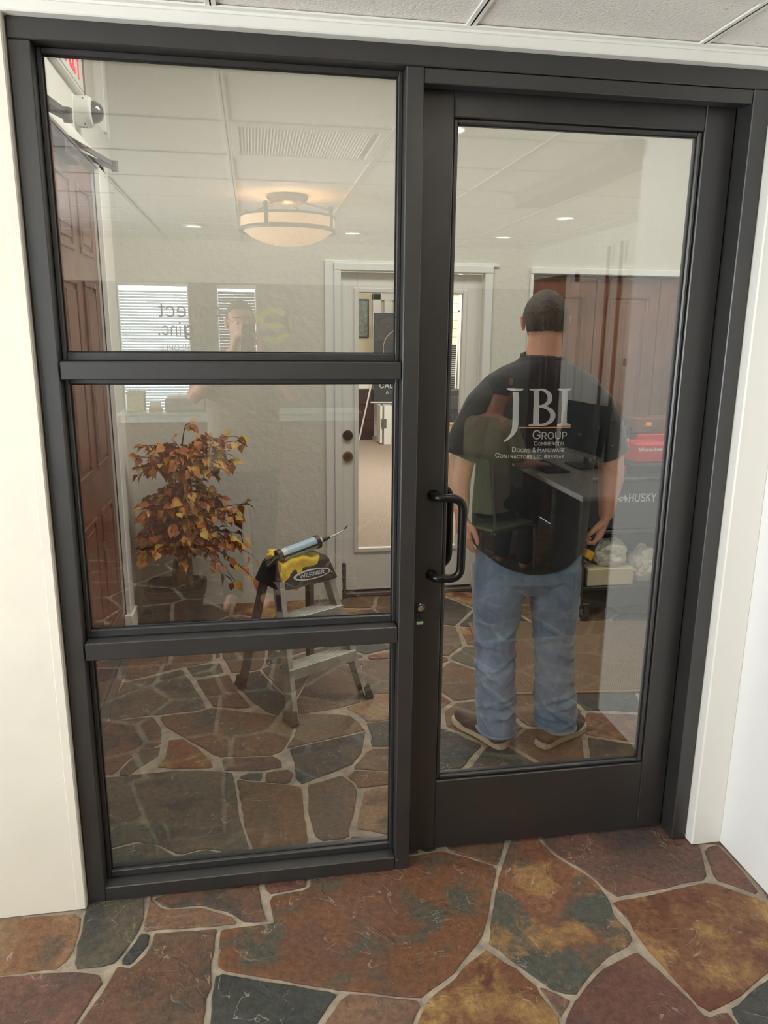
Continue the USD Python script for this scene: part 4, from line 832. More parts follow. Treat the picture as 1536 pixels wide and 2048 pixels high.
def head_m(c, R, face, tilt=0.0, seg=28):
    """Skull, jaw, nose, brows, lips, ears and neck round c; R = (half width, half depth, half height); face = horizontal facing direction."""
    c, f = np.array(c, float), norm(face); s = np.array([f[1], -f[0], 0]); u = np.array([0, 0, 1.0]); f = norm(f + u*math.sin(tilt)); a, b, h = R; E = lambda x, y, z: c + s*x*a + f*y*b + u*z*h
    ms = [hullb((E(0, -.18, .30), .80*b), (E(0, .20, .28), .72*b), (E(.22, 0, .2), .72*a), (E(-.22, 0, .2), .72*a), (E(0, -.28, .02), .70*b), seg=seg),
          hullb((E(0, .40, .05), .50*b), (E(.30, .1, -.25), .50*a), (E(-.30, .1, -.25), .50*a), (E(0, .62, -.72), .20*b), (E(.2, .5, -.62), .2*a), (E(-.2, .5, -.62), .2*a), seg=seg),
          hullb((E(0, .88, .08), .07*b), (E(0, 1.05, -.24), .12*b), (E(.12, .9, -.26), .09*b), (E(-.12, .9, -.26), .09*b), seg=12),
          hullb((E(.42, .76, .20), .09*b), (E(0, .86, .18), .08*b), seg=10), hullb((E(-.42, .76, .20), .09*b), (E(0, .86, .18), .08*b), seg=10),
          hullb((E(.16, .88, -.46), .06*b), (E(0, .93, -.45), .07*b), (E(-.16, .88, -.46), .06*b), seg=10)]
    for q in (1, -1):
        ms += [hullb((E(q*.97, -.06, .10), .07*b), (E(q*1.10, -.16, .16), .055*b), (E(q*1.06, -.14, -.06), .055*b), (E(q*.98, -.02, -.22), .06*b), seg=10)]
    return ms, E
def eyes_brows(E, b):
    ey, br = [], []
    for q in (1, -1):
        ey.append(ball(E(q*.36, .80, .04), .105*b, 2)); br.append(hullb((E(q*.55, .80, .25), .035*b), (E(q*.18, .92, .26), .035*b), seg=8))
    return cat(*ey), cat(*br)
# ---- the standing man, seen from behind
mn = thing('person', 'man with short dark hair seen from behind in black shirt, blue jeans and brown shoes', 'person', (1.66, .78, 0))
HC = (1.683, .835, 1.752); HR = (.085, .102, .117); FACE = norm((.22, 1, 0))
hm, HE = head_m(HC, HR, FACE, -.06)
neck = [hullb((HE(0, -.30, -.30), .062), (HE(0, -.05, -.35), .058), ((1.668, .800, 1.60), .068), ((1.668, .79, 1.57), .074), seg=24)]
def limb(*pr): return [hullb(a, b, seg=18) for a, b in zip(pr, pr[1:])]
LW, RW = np.array([1.352, .775, .992]), np.array([1.976, .775, .962])
arms = limb(((1.465, .80, 1.455), .055), ((1.355, .795, 1.225), .052), ((1.338, .79, 1.14), .051), (tuple(LW + [0, 0, .02]), .030)) + limb(((1.878, .80, 1.445), .055), ((1.985, .795, 1.225), .053), ((1.992, .79, 1.13), .053), (tuple(RW + [0, 0, .02]), .031))
trunk_in = limb(((1.665, .80, 1.50), .10), ((1.655, .80, 1.2), .13), ((1.65, .80, .85), .13)) + limb(((1.57, .80, .80), .09), ((1.52, .79, .41), .055), ((1.528, .73, .09), .042)) + limb(((1.75, .80, .80), .09), ((1.788, .79, .41), .055), ((1.806, .73, .09), .042)) + [hullb(((1.50, .80, 1.46), .05), ((1.85, .80, 1.45), .05), ((1.665, .80, 1.52), .07))]
hands = hand_m(LW, (.20, -.02, -1), (.75, .55, .1), (.3, -.85, -.1), .35) + hand_m(RW, (-.34, -.06, -1), (-.8, .55, .15), (-.45, -.75, .2), 1.05)
part('body', fuse(hm + neck + arms + trunk_in + hands, .0075, 10), 'skin', mn, smooth=True)
ey, br = eyes_brows(HE, HR[1]); part('eye', ey, 'cam_white', mn, smooth=True); part('eyebrow', br, 'hair', mn, smooth=True)
def hair_shell(E, R, seed, low=-.42, front=.55):
    """Short hair: a shell over the skull that stops at the forehead, round the ears and at the nape."""
    m = trimesh.creation.icosphere(5); v = np.array(m.vertices); f = np.array(m.faces); x, y, z = v.T
    keep = (z > .42 + .25*(y > .55)*y) | ((y < .28) & (z > -.05 - .0*y)) | ((y < -.30) & (z > low)) | ((np.abs(x) > .6) & (y < .35) & (y > .02) & (z > .02))
    keep &= ~((y > front) & (z < .58)) & ~((np.abs(x) > .82) & (np.abs(y+.02) < .30) & (z < .06))
    taper = np.clip((z - low)/.7, 0, 1)*.75 + .25
    g = 1 + (.035 + .05*np.clip(z, 0, 1) + .022*(noise(v, 9, seed)-.5) + .018*(noise(v, 22, seed+1)-.5))*taper
    a = np.stack([E(*(np.array([1.0, 1.06, 1.0])*p*k*[1, 1, .93] + [0, -.05, .05])) for p, k in zip(v, g)])
    idx = np.nonzero(keep)[0]; fm = f[keep[f].all(1)]
    return a, fm
part('hair', hair_shell(HE, HR, 3), 'hair', mn, smooth=True)
# t-shirt: torso loft with a curved tail, two sleeves, neckband
def shirt_torso():
    n = 72; R = []
    prof = [(0.0, .236, .150, 2.6, .80), (.06, .238, .152, 2.6, .80), (.2, .240, .158, 2.6, .80), (.36, .238, .156, 2.6, .80), (.52, .240, .150, 2.6, .80), (.68, .252, .146, 2.7, .80), (.80, .262, .138, 2.7, .80), (.88, .255, .124, 2.7, .80), (.935, .222, .106, 2.5, .80), (.970, .165, .090, 2.3, .80), (.992, .105, .078, 2.0, .797), (1.0, .084, .072, 2, .795)]
    for t, a, b, p, yc in prof:
        xc = 1.650 + .016*t; e = ell((xc, yc, 0), a, b, n, p); dx = e[:, 0] - xc; ys = (e[:, 1]-yc)/b
        zb = .765 + 1.75*dx**2 + .02*np.clip(ys, 0, 1); zt = 1.628 - .0*dx; 
        e[:, 2] = zb*(1-t) + zt*t
        if t > .85: e[:, 2] -= .16*np.abs(dx)*(t < .999)
        R.append(e)
    return rings(R)
tor = shirt_torso()
sl_ = [man(rings([ell((1.650-.150, .80, 1.52), .075, .095, 30), ell((1.46, .80, 1.47), .085, .092, 30), ell((1.385, .80, 1.34), .078, .084, 30), (lambda e: np.c_[e[:, :2], e[:, 2] - .42*(e[:, 0]-1.349)])(ell((1.349, .80, 1.228), .064, .078, 30))])),
       man(rings([ell((1.832, .80, 1.52), .075, .095, 30), ell((1.885, .80, 1.46), .085, .092, 30), ell((1.955, .80, 1.34), .078, .084, 30), (lambda e: np.c_[e[:, :2], e[:, 2] + .55*(e[:, 0]-1.991)])(ell((1.991, .80, 1.228), .066, .080, 30))]))]
sv, sf = fuse([man(tor)] + sl_, .012, 14)
sv = sv + np.stack([np.zeros(len(sv)), (noise(np.c_[sv[:, 0], sv[:, 1], sv[:, 2]*.6], 9, 4)-.5)*.016, np.zeros(len(sv))], 1)
sv = sv + (np.stack([noise(sv*[1, 1, .35], 16, 5), noise(sv*[1, 1, .5], 16, 6), noise(sv, 16, 7)], 1)-.5)*[.008, .010, .004]
ts = part('t_shirt', (sv, sf), 'shirt_black', mn, smooth=True)
part('neckband', sweep(np.array([ell((1.667, .795, 1.624), .083, .072, 40)[k % 40] + [0, 0, .010*math.sin(k*2*PI/40)] for k in range(41)]), .0075, 8, False), 'shirt_black', mn, smooth=True)
tri = trimesh.Trimesh(sv, sf, process=False)
def onto_shirt(mesh, lift=.0016):
    """Wraps lettering drawn in the xz plane onto the back of the shirt."""
    v, f = vf(mesh); t = trimesh.Trimesh(v, f, process=False); v, f = trimesh.remesh.subdivide_to_size(t.vertices, t.faces, .018)
    b = sv[sv[:, 1] < .76]; from scipy.spatial import cKDTree as KD
    d, i = KD(b[:, [0, 2]]).query(v[:, [0, 2]], k=6); w = 1/(d+.002)**2; y = (b[i, 1]*w).sum(1)/w.sum(1)
    y0 = v[:, 1].max(); return np.c_[v[:, 0], y - lift - (y0 - v[:, 1]), v[:, 2]], f
# the lettering's three big serif letters, drawn as outlines (unit = cap height)
def serif_I(x, w=.16): return unary_union([sbox(x-w/2, 0, x+w/2, 1), Polygon([(x-.20, 1), (x+.20, 1), (x+.20, .965), (x+w/2, .93), (x-w/2, .93), (x-.20, .965)]), Polygon([(x-.20, 0), (x+.20, 0), (x+.20, .035), (x+w/2, .07), (x-w/2, .07), (x-.20, .035)])])
def el(cx, cz, a, b): return affinity.scale(Point(cx, cz).buffer(1, 48), a, b, origin=(cx, cz))
def serif_B(x):
    up_ = (el(x+.10, .755, .33, .245).difference(el(x+.06, .755, .235, .195))).intersection(sbox(x, .5, x+1, 1.1)); lo_ = (el(x+.10, .275, .43, .275).difference(el(x+.06, .275, .315, .220))).intersection(sbox(x, -.1, x+1, .56))
    return unary_union([serif_I(x-.02), sbox(x-.02, .945, x+.12, 1), sbox(x-.02, 0, x+.12, .05), sbox(x, .50, x+.14, .55), up_, lo_])
def serif_J(x):
    tail = Polygon([(x-.08, .9), (x+.08, .9), (x+.08, .05), (x+.06, -.10), (x-.02, -.24), (x-.16, -.38), (x-.27, -.45), (x-.285, -.42), (x-.20, -.34), (x-.12, -.22), (x-.085, -.08), (x-.08, .05)])
    return unary_union([tail, Polygon([(x-.22, 1), (x+.20, 1), (x+.20, .965), (x+.08, .93), (x-.08, .93), (x-.22, .965)])])
CH = .141; z0 = 1.366; big = []
for g, s in ((serif_J(.42), 1), (serif_B(1.0), 1), (serif_I(1.78), 1)):
    big.append(shift(place(extrude_poly(affinity.scale(g, CH, CH, origin=(0, 0)).simplify(.0004), .0012), (0, 0, 0), (1, 0, 0), (0, 0, 1)), (1.463, 0, z0)))
part('shirt_print', onto_shirt(cat(*big)), 'grey_print', ts)
part('shirt_print_line', onto_shirt(place(extrude_poly(sbox(1.535, -.0022, 1.742, .0022), .0012), (0, 0, 1.3605), (1, 0, 0), (0, 0, 1))), 'orange_print', ts, label='thin orange line')
def small_caps(s, h, xr, z, fit):
    """Large first letters, the rest small capitals, set flush right."""
    ms, x = [], 0.0
    for word in s.split(' '):
        k = 0
        for run, hh in ((word[:1], h), (word[1:], h*.78)):
            if not run: continue
            m = text(run, hh, (0, 0, 0), depth=.0012); v, f = m; ms.append((v + [x, 0, 0], f)); x += v[:, 0].max() + h*.13
        x += h*.32
    v, f = cat(*ms); k = fit/v[:, 0].max(); v = v*[k, 1, 1]; return v + [xr - v[:, 0].max(), 0, z], f
part('shirt_print', onto_shirt(small_caps('GROUP', .034, 1.727, 1.3165, .138)), 'grey_print', ts)
part('shirt_print', onto_shirt(small_caps('COMMERCIAL', .018, 1.719, 1.2915, .124)), 'grey_print', ts)
part('shirt_print', onto_shirt(small_caps('DOORS & HARDWARE', .018, 1.719, 1.2665, .204)), 'grey_print', ts)
part('shirt_print', onto_shirt(cat(small_caps('CONTRACTORS LIC. #889249', .018, 1.716, 1.2415, .258))), 'grey_print', ts)
# jeans
def leg_r(x0, pts): return man(rings([ell((p[0], p[1], p[2]), p[3], p[4], 36, 2.2) for p in pts]))
jl = leg_r(0, [(1.527, .735, .052, .079, .098), (1.527, .735, .075, .080, .098), (1.522, .75, .20, .080, .096), (1.518, .775, .38, .080, .090), (1.520, .785, .48, .086, .094), (1.530, .795, .64, .106, .120), (1.548, .80, .76, .122, .132), (1.56, .80, .86, .12, .12)])
jr = leg_r(0, [(1.793, .730, .052, .079, .098), (1.793, .730, .075, .080, .098), (1.792, .75, .20, .081, .096), (1.788, .775, .38, .082, .090), (1.782, .785, .48, .088, .094), (1.772, .795, .64, .108, .120), (1.758, .80, .76, .122, .132), (1.745, .80, .86, .12, .12)])
hip = man(rings([ell((1.655, .80, z), a, b, 44, 2.6) for z, a, b in ((.66, .10, .10), (.72, .218, .142), (.80, .222, .138), (.90, .214, .125), (.98, .20, .115))]))
jv, jf = fuse([jl, jr, hip], .0068, 6)
WR = np.random.RandomState(5)
for cx, cy in ((1.525, .765), (1.79, .765)):
    sel = (jv[:, 0] < 1.655) == (cx < 1.655); q = jv[sel]; phi = np.arctan2(q[:, 0]-cx, -(q[:, 1]-cy)); rr = np.c_[q[:, 0]-cx, q[:, 1]-cy]; rr /= np.linalg.norm(rr, axis=1, keepdims=True) + 1e-9; d = np.zeros(len(q))
    for k in range(58):
        zk = WR.choice([WR.uniform(.28, .54), WR.uniform(.07, .24), WR.uniform(.07, .68)], p=[.45, .38, .17]); pk = WR.uniform(-2.4, 2.4); sl2 = WR.uniform(-.06, .06) + .02*np.sign(pk); wd2, am, ex = WR.uniform(.006, .012), WR.uniform(.003, .0085), WR.uniform(.35, 1.0)
        dz = q[:, 2] - (zk + sl2*(phi-pk) + .012*np.sin(2.2*(phi-pk)+k)); d += am*np.exp(-(dz/wd2)**2 - ((phi-pk)/ex)**2) - .6*am*np.exp(-((dz+.018)/wd2)**2 - ((phi-pk)/ex)**2)
    d += (noise(q, 13, 3)-.5)*.012
    jv[sel, :2] += rr*(d*np.clip((.74-q[:, 2])/.08, 0, 1))[:, None]
je = part('jeans', (jv, jf), 'denim', mn, smooth=True)
for x, yy, a in ((1.527, .735, .0815), (1.793, .730, .0815)): part('cuff', sweep(np.vstack([ell((x, yy, .062), a, .100, 36, 2.2)[k % 36] for k in range(37)]), .006, 8, False), 'denim', je, smooth=True)
def onto_back(mesh, V, lift):
    from scipy.spatial import cKDTree as KD
    v, f = vf(mesh); b = V[V[:, 1] < .78]; d, i = KD(b[:, [0, 2]]).query(v[:, [0, 2]], k=4); return np.c_[v[:, 0], b[i, 1].mean(1) - lift + (v[:, 1]-v[:, 1].min()), v[:, 2]], f
for x in (1.560, 1.762):
    pk = np.array([(x-.064, .150), (x+.064, .150), (x+.060, .035), (x, .005), (x-.060, .035), (x-.064, .150)]); pl = Polygon(pk)
    m = place(extrude_poly(pl.difference(pl.buffer(-.005)).segmentize(.02), .0022), (0, 0, .615), (1, 0, 0), (0, 0, 1)); part('pocket_seam', onto_back(m, jv, .0022), 'denim', je)
# shoes
def shoe(heel, toe):
    h, t = np.array([*heel, 0.]), np.array([*toe, 0.]); d = norm(t-h); s = np.array([d[1], -d[0], 0]); L = np.linalg.norm(t-h); Q = lambda x, y, z: h + d*x*L + s*y + np.array([0, 0, z])
    upper = [hullb((Q(.12, .010, .034), .030), (Q(.12, -.010, .034), .030), (Q(.28, 0, .044), .034), (Q(.44, 0, .054), .034), seg=22), hullb((Q(.30, .012, .055), .036), (Q(.30, -.012, .055), .036), (Q(.66, .020, .045), .034), (Q(.66, -.022, .045), .034), (Q(.86, .008, .040), .028), (Q(.86, -.012, .040), .028), seg=22)]
    v, f = fuse(upper, .007, 10); up_ = (v, f)
    o = [(0.0, .0), (.02, .026), (.10, .038), (.30, .037), (.52, .043), (.70, .051), (.86, .046), (.95, .030), (1.0, .0), (.95, -.036), (.86, -.050), (.70, -.052), (.52, -.040), (.30, -.036), (.10, -.038), (.02, -.026)]
    pg = Polygon([(h + d*x*L + s*y)[:2] for x, y in o]).buffer(.012).buffer(-.010)
    r = [np.c_[np.array(pg.buffer(b).exterior.segmentize(.01).coords)[:-1], np.full(1, z).repeat(len(pg.buffer(b).exterior.segmentize(.01).coords)-1)] for b, z in ((0, 0),)]
    sole = cat(extrude_poly(pg.buffer(-.003), .004), shift(extrude_poly(pg, .020), (0, 0, .004)), shift(extrude_poly(pg.buffer(-.003), .003), (0, 0, .024)))
    return up_, sole
for hl, to in (((1.545, .655), (1.405, .945)), ((1.690, .645), (1.955, .800))):
    u_, so = shoe(hl, to); sh = part('shoe', u_, 'shoe_brown', mn, smooth=True); part('sole', so, 'sole_cream', sh)
# the tool in his right hand
ht = thing('hand_tool', 'black hand tool with a yellow collar held in the man\'s right hand', 'tool', (1.915, .765, .80))
ta, tb_ = np.array([1.962, .790, .905]), np.array([1.882, .760, .775]); td = norm(tb_-ta)
part('grip', lathe([(0, 0), (.016, 0), (.018, .006), (.016, .05), (.018, .10), (0, .10)], ta, 20, td), 'plastic_black', ht, smooth=40)
part('collar', lathe([(.014, .094), (.0245, .096), (.0255, .101), (.0255, .127), (.0235, .131), (.012, .131)], ta, 24, td), 'tool_yellow', ht, smooth=40)
part('tip', lathe([(0, .129), (.016, .129), (.015, .140), (.010, .143), (.009, .158), (.004, .163), (0, .163)], ta, 20, td), 'plastic_black', ht, smooth=40)
part('tip_ring', lathe([(.0125, .1415), (.0135, .143), (.0135, .147), (.0125, .1485)], ta, 20, td), 'chrome', ht)

# ================================================================ tool cart and what stands on it
tc = thing('tool_cart', 'black wheeled tool cart with a brand name on its front, right of the standing man', 'cart', (2.9, 2.2, 0))
CX0, CX1, CY0, CY1 = 2.44, 3.42, 1.95, 2.45
part('top_box', cbox((CX0+.015, CY0+.01, .585), (CX1-.015, CY1, .875), .012), 'husky_grey', tc)
tp = part('top_tray', cat(cbox((CX0, CY0, .875), (CX1, CY1, .895), .006)), 'plastic_dark', tc)
part('brand_name', cat(text('HUSKY', .047, (2.700, CY0+.0098, .748), depth=.0012, bold=True, fit=.175), place(extrude_poly(Polygon([(0, .018), (.018, .032), (.034, .030), (.046, .046), (.050, .032), (.060, .026), (.058, .010), (.046, -.004), (.044, .012), (.030, .016), (.022, .008), (.030, .002), (.012, .004)]).difference(Polygon([(.012, .018), (.022, .025), (.036, .023), (.040, .017), (.028, .020), (.020, .014)])), .0012), (2.632, CY0+.0098, .748), (1, 0, 0), (0, 0, 1))), 'grey_print', tc, label='white brand name beside a dog head mark')
fr = [(CX0-.005, CY0-.004, .10), (CX0-.005, CY0-.004, .572), (CX1+.005, CY0-.004, .572), (CX1+.005, CY0-.004, .10)]
part('tube_frame', cat(sweep(fillet(fr, .05, 6), .011, 10), sweep(fillet([(p[0], CY1-.01, p[2]) for p in fr], .05, 6), .011, 10)), 'plastic_dark', tc, smooth=50)
part('back_panel', cbox((CX0, CY1-.03, .13), (CX1, CY1-.02, .585), .002), 'shelf_dark', tc); part('side_panel', cbox((CX0+.004, CY0+.02, .13), (CX0+.012, CY1-.02, .585), .002), 'shelf_dark', tc); part('side_panel', cbox((CX1-.012, CY0+.02, .13), (CX1-.004, CY1-.02, .585), .002), 'shelf_dark', tc)
part('lower_shelf', cbox((CX0, CY0, .205), (CX1, CY1-.02, .228), .004), 'shelf_dark', tc); part('kick_panel', cbox((CX0+.01, CY0+.03, .085), (CX1-.01, CY0+.045, .205), .002), 'shelf_dark', tc)
for x, y in ((CX0+.05, CY0+.05), (CX1-.05, CY0+.05), (CX0+.05, CY1-.06), (CX1-.05, CY1-.06)):
    k = part('caster', cat(lathe([(.016, -.014), (.048, -.014), (.052, -.009), (.052, .009), (.048, .014), (.016, .014)], (x, y, .0525), 24, (1, 0, 0))), 'rubber', tc, smooth=40)
    part('caster_fork', cat(cbox((x-.022, y-.02, .045), (x-.017, y+.02, .115), .001), cbox((x+.017, y-.02, .045), (x+.022, y+.02, .115), .001), cbox((x-.024, y-.025, .107), (x+.024, y+.025, .117), .002), cyl((x-.024, y, .0525), (x+.024, y, .0525), .007, 10)), 'alum_dull', k)
solo('carton', cat(cbox((2.485, 1.97, .230), (2.78, 2.20, .335), .004), cbox((2.49, 1.985, .335), (2.775, 2.085, .338), .001)), 'cart_carton', 'pale carton on the lower shelf of the black tool cart', 'box')
def bag(c, r, seed, h):
    m = trimesh.creation.icosphere(4); v = np.array(m.vertices); 
    k = 1 + .30*(noise(v, 2.2, seed)-.5) + .26*np.abs(noise(v, 4.6, seed+1)-.5) + .10*(noise(v, 11, seed+2)-.5); v = v*k[:, None]*[r, r*.8, h]; v[:, 2] = np.maximum(v[:, 2], -h*.72)
    return v + np.array(c), np.array(m.faces)
for i, (c, r, s, h, l, zb) in enumerate((((2.655, 2.06, .425), .105, 3, .095, 'crumpled white plastic bag lying on the pale carton', .339), ((2.885, 2.07, .36), .095, 8, .125, 'larger crumpled white plastic bag right of the pale carton', .229), ((3.13, 2.06, .36), .10, 12, .12, 'crumpled white plastic bag at the right end of the cart shelf', .229))):
    m = bag(c, r, s, h); v = m[0]; v[:, 2] += zb - v[:, 2].min(); solo('plastic_bag', (v, m[1]), 'bag_plastic', l, 'plastic bag', smooth=True, group='white plastic bags on the cart shelf')
# tools on the cart top
def drill(x, y, z, a, name, label):
    t = thing(name, label, 'drill', (x, y, z)); c = (x, y, z)
    P = lambda m: rotz(m, a, c)
    part('battery', P(cbox((x-.045, y-.038, z), (x+.045, y+.038, z+.062), .008)), 'tool_red', t); part('battery_top', P(cbox((x-.035, y-.03, z+.062), (x+.035, y+.03, z+.075), .004)), 'plastic_black', t)
    part('grip', P(hullb(((x-.012, y, z+.08), .021), ((x-.012, y, z+.155), .020), seg=16)), 'plastic_black', t, smooth=40)
    part('motor_housing', P(cat(lathe([(0, 0), (.028, 0), (.033, .01), (.033, .085), (.028, .10), (0, .10)], (x-.06, y, z+.19), 24, (1, 0, 0)))), 'tool_red', t, smooth=40)
    part('chuck', P(lathe([(0, .10), (.026, .10), (.022, .135), (.012, .150), (.006, .151), (.006, .175), (0, .175)], (x-.06, y, z+.19), 20, (1, 0, 0))), 'plastic_black', t, smooth=40); part('trigger', P(cbox((x+.008, y-.008, z+.125), (x+.026, y+.008, z+.155), .003)), 'plastic_black', t)
drill(2.64, 2.02, .896, 2.5, 'cordless_drill', 'red and black cordless drill on the tool cart beside the man\'s arm')
ch = thing('battery_charger', 'red and black battery charger with white maker name on the tool cart', 'charger', (2.85, 2.12, .896))
part('base', cbox((2.72, 2.03, .896), (2.98, 2.22, .96), .010), 'plastic_black', ch); part('red_housing', cbox((2.765, 2.04, .96), (2.97, 2.20, 1.085), .014), 'tool_red', ch); part('maker_name', text('Milwaukee', .020, (2.78, 2.0395, 1.035), depth=.001, bold=True, fit=.15), 'white_print', ch)
rd = thing('jobsite_radio', 'dark jobsite radio standing behind the red charger on the tool cart', 'radio', (2.72, 2.33, .896))
part('body', cbox((2.60, 2.25, .896), (2.84, 2.42, 1.155), .014), 'plastic_black', rd); part('handle', sweep(fillet([(2.61, 2.33, 1.13), (2.61, 2.33, 1.20), (2.83, 2.33, 1.20), (2.83, 2.33, 1.13)], .03), .010, 10), 'plastic_black', rd, smooth=50); part('speaker', lathe([(0, 0), (.05, 0), (.05, .006), (.042, .008), (0, .003)], (2.72, 2.25, 1.03), 28, (0, -1, 0)), 'plastic_dark', rd)
og = thing('parts_organizer', 'brown parts tray with a yellow clip at the back of the tool cart', 'organizer', (3.0, 2.34, 1.09))
part('tray', cbox((2.86, 2.26, 1.11), (3.25, 2.42, 1.205), .006), 'wood_brown', og); part('clip', cbox((2.93, 2.25, 1.155), (2.965, 2.262, 1.18), .003), 'tool_yellow', og)
solo('red_case', cat(cbox((2.88, 2.25, .896), (3.24, 2.42, 1.0), .008), cbox((2.88, 2.25, 1.004), (3.24, 2.42, 1.108), .008)), 'tool_red', 'red tool case under the brown tray at the back of the cart', 'case')
# ================================================================ the near room, seen in the glass: lamps, grille
lp = thing('ceiling_lamp', 'round bronze semi-flush lamp with glowing amber bowl, reflected in the upper left pane', 'lamp', (.764, -2.42, 2.19))
LC = np.array([.764, -2.42, 0.])
part('ceiling_plate', lathe([(0, 2.455), (.118, 2.455), (.116, 2.44), (.095, 2.418), (.07, 2.412), (0, 2.412)], LC, 40), 'lamp_bronze', lp, smooth=40)
part('band', cat(lathe([(.262, 2.335), (.274, 2.335), (.274, 2.347), (.262, 2.347), (.262, 2.335)], LC, 48), lathe([(.255, 2.262), (.278, 2.258), (.280, 2.270), (.272, 2.282), (.258, 2.282), (.255, 2.262)], LC, 48)), 'lamp_bronze', lp, smooth=40)
part('glass_drum', lathe([(.262, 2.28), (.268, 2.28), (.268, 2.336), (.262, 2.336), (.262, 2.28)], LC, 48), 'lamp_glass', lp, smooth=40)
part('glass_bowl', lathe([(0, 2.186), (.07, 2.190), (.14, 2.205), (.20, 2.228), (.255, 2.264), (.25, 2.268), (.19, 2.234), (.13, 2.212), (0, 2.194)], LC, 48), 'lamp_glass', lp, smooth=60)
for k in range(4):
    a = .5 + k*PI/2; d = np.array([math.cos(a), math.sin(a), 0]); p, q = LC + d*.085 + [0, 0, 2.42], LC + d*.268 + [0, 0, 2.37]
    part('arm', cat(sweep([p, q], .0055, 8), cyl(LC + d*.268 + [0, 0, 2.27], q + [0, 0, .008], .011, 10), ball(q + [0, 0, .008], .016, 2), ball(p, .013, 2)), 'lamp_bronze', lp, smooth=50)
bulb = UsdLux.SphereLight.Define(stage, lp + '/bulb'); bulb.AddTranslateOp().Set(Gf.Vec3d(0, 0, .15)); bulb.CreateRadiusAttr(.035); bulb.CreateColorAttr(Gf.Vec3f(1.0, .66, .36)); bulb.CreateIntensityAttr(45); bulb.CreateNormalizeAttr(False)
gx0, gx1, gy0, gy1 = TX[4]+.015, TX[5]-.015, TY[3]+.015, TY[2]-.015
vg = thing('vent_grille', 'louvred white ceiling vent reflected above the lamp in the upper left pane', 'vent', ((gx0+gx1)/2, (gy0+gy1)/2, ZC))
part('frame', cat(cbox((gx0, gy0, ZC-.001), (gx1, gy0+.03, ZC+.012), .002), cbox((gx0, gy1-.03, ZC-.001), (gx1, gy1, ZC+.012), .002), cbox((gx0, gy0+.03, ZC-.001), (gx0+.03, gy1-.03, ZC+.012), .002), cbox((gx1-.03, gy0+.03, ZC-.001), (gx1, gy1-.03, ZC+.012), .002)), 'grid_white', vg)
part('louvres', cat(*[obox((gx0+.04+.0125*k, (gy0+gy1)/2, ZC+.007), (gy1-gy0-.06, .0012, .012), (0, 1, 0), norm((.75, 0, .66)), 0) for k in range(int((gx1-gx0-.08)/.0125))]), 'grid_white', vg)
part('backing', cbox((gx0, gy0, ZC+.02), (gx1, gy1, ZC+.03), 0), 'plastic_dark', vg)
dl_ = None
DT = ['leftmost small recessed ceiling light reflected left of the amber lamp', 'recessed ceiling light reflected just right of the amber lamp bowl', 'recessed ceiling light reflected high at the right edge of the door glass', 'recessed ceiling light reflected above the man\'s head in the door glass', 'faint recessed ceiling light reflected low, near the mullion in the door glass', 'recessed ceiling light on the far left of the near room', 'recessed ceiling light nearest the storefront head rail']
for (x, y), lab in zip(DOWN, DT):
    d = thing('downlight', lab, 'ceiling light', (x, y, ZC), group='recessed ceiling lights of the near room')
    part('trim_ring', lathe([(.056, ZC-.002), (.060, ZC-.005), (.082, ZC-.002), (.083, ZC+.003), (.062, ZC+.003), (.056, ZC-.002)], (x, y, 0), 32), 'grid_white', d, smooth=40)
    part('reflector', lathe([(.056, ZC-.001), (.048, ZC+.045), (.050, ZC+.046), (.060, ZC-.001), (.056, ZC-.001)], (x, y, 0), 32), 'grid_white', d, smooth=40)
    part('lens', lathe([(0, ZC+.044), (.049, ZC+.044), (.049, ZC+.050), (0, ZC+.050)], (x, y, 0), 24), 'down_glow', d)
# ---- right side wall of the near room
d6 = thing('door_6', 'white panelled door on the side wall of the near room, reflected behind the closet door', 'door', (3.17, -3.25, 0), kind='structure')
panel_door(d6, -3.72, -2.80, .02, 2.10, 3.165, .04, [(-3.60, -3.32, .2, .9), (-3.20, -2.92, .2, .9), (-3.60, -3.32, 1.08, 1.95), (-3.20, -2.92, 1.08, 1.95)], 'door_white', 'x', -1)
struct('trim_12', cat(cbox((3.15, -3.83, 0), (3.19, -3.73, 2.2), .004), cbox((3.15, -2.79, 0), (3.19, -2.69, 2.2), .004), cbox((3.15, -3.83, 2.11), (3.19, -2.69, 2.2), .004), cbox((3.15, -5.0, 2.19), (3.19, -3.95, 2.27), .004), cbox((3.16, -4.03, 0), (3.19, -3.95, 2.2), .004)), 'trim_white')
d7 = thing('door_7', 'dark brown wooden door in the side wall of the near room, reflected behind the man\'s head', 'door', (3.24, -4.5, 0), kind='structure')
panel_door(d7, -4.94, -4.04, .01, 2.18, 3.186, .04, [(-4.84, -4.54, .2, .95), (-4.44, -4.14, .2, .95), (-4.84, -4.54, 1.1, 2.0), (-4.44, -4.14, 1.1, 2.0)], 'wood_dark', 'x', -1)
for y, z1 in ((-3.22, 2.34), (-3.02, 2.35)): solo('dark_pole', cat(cbox((3.136, y-.014, .01), (3.152, y+.014, z1), .003), cbox((3.134, y-.03, 0), (3.154, y+.03, .012), .002)), 'wood_dark', 'thin dark pole ' + ('nearer the man\'s head' if y < -3.1 else 'farther from the man\'s head') + ', reflected in the door glass', 'pole', group='dark poles by the side wall')
th = thing('wall_control', 'small white box-shaped wall control reflected beside the dark poles', 'wall control', (3.15, -2.74, 1.5))
part('housing', cbox((3.10, -2.80, 1.45), (3.15, -2.69, 1.56), .006), 'trim_white', th); part('screen', cbox((3.096, -2.775, 1.49), (3.101, -2.715, 1.545), .002), 'vinyl_grey', th)
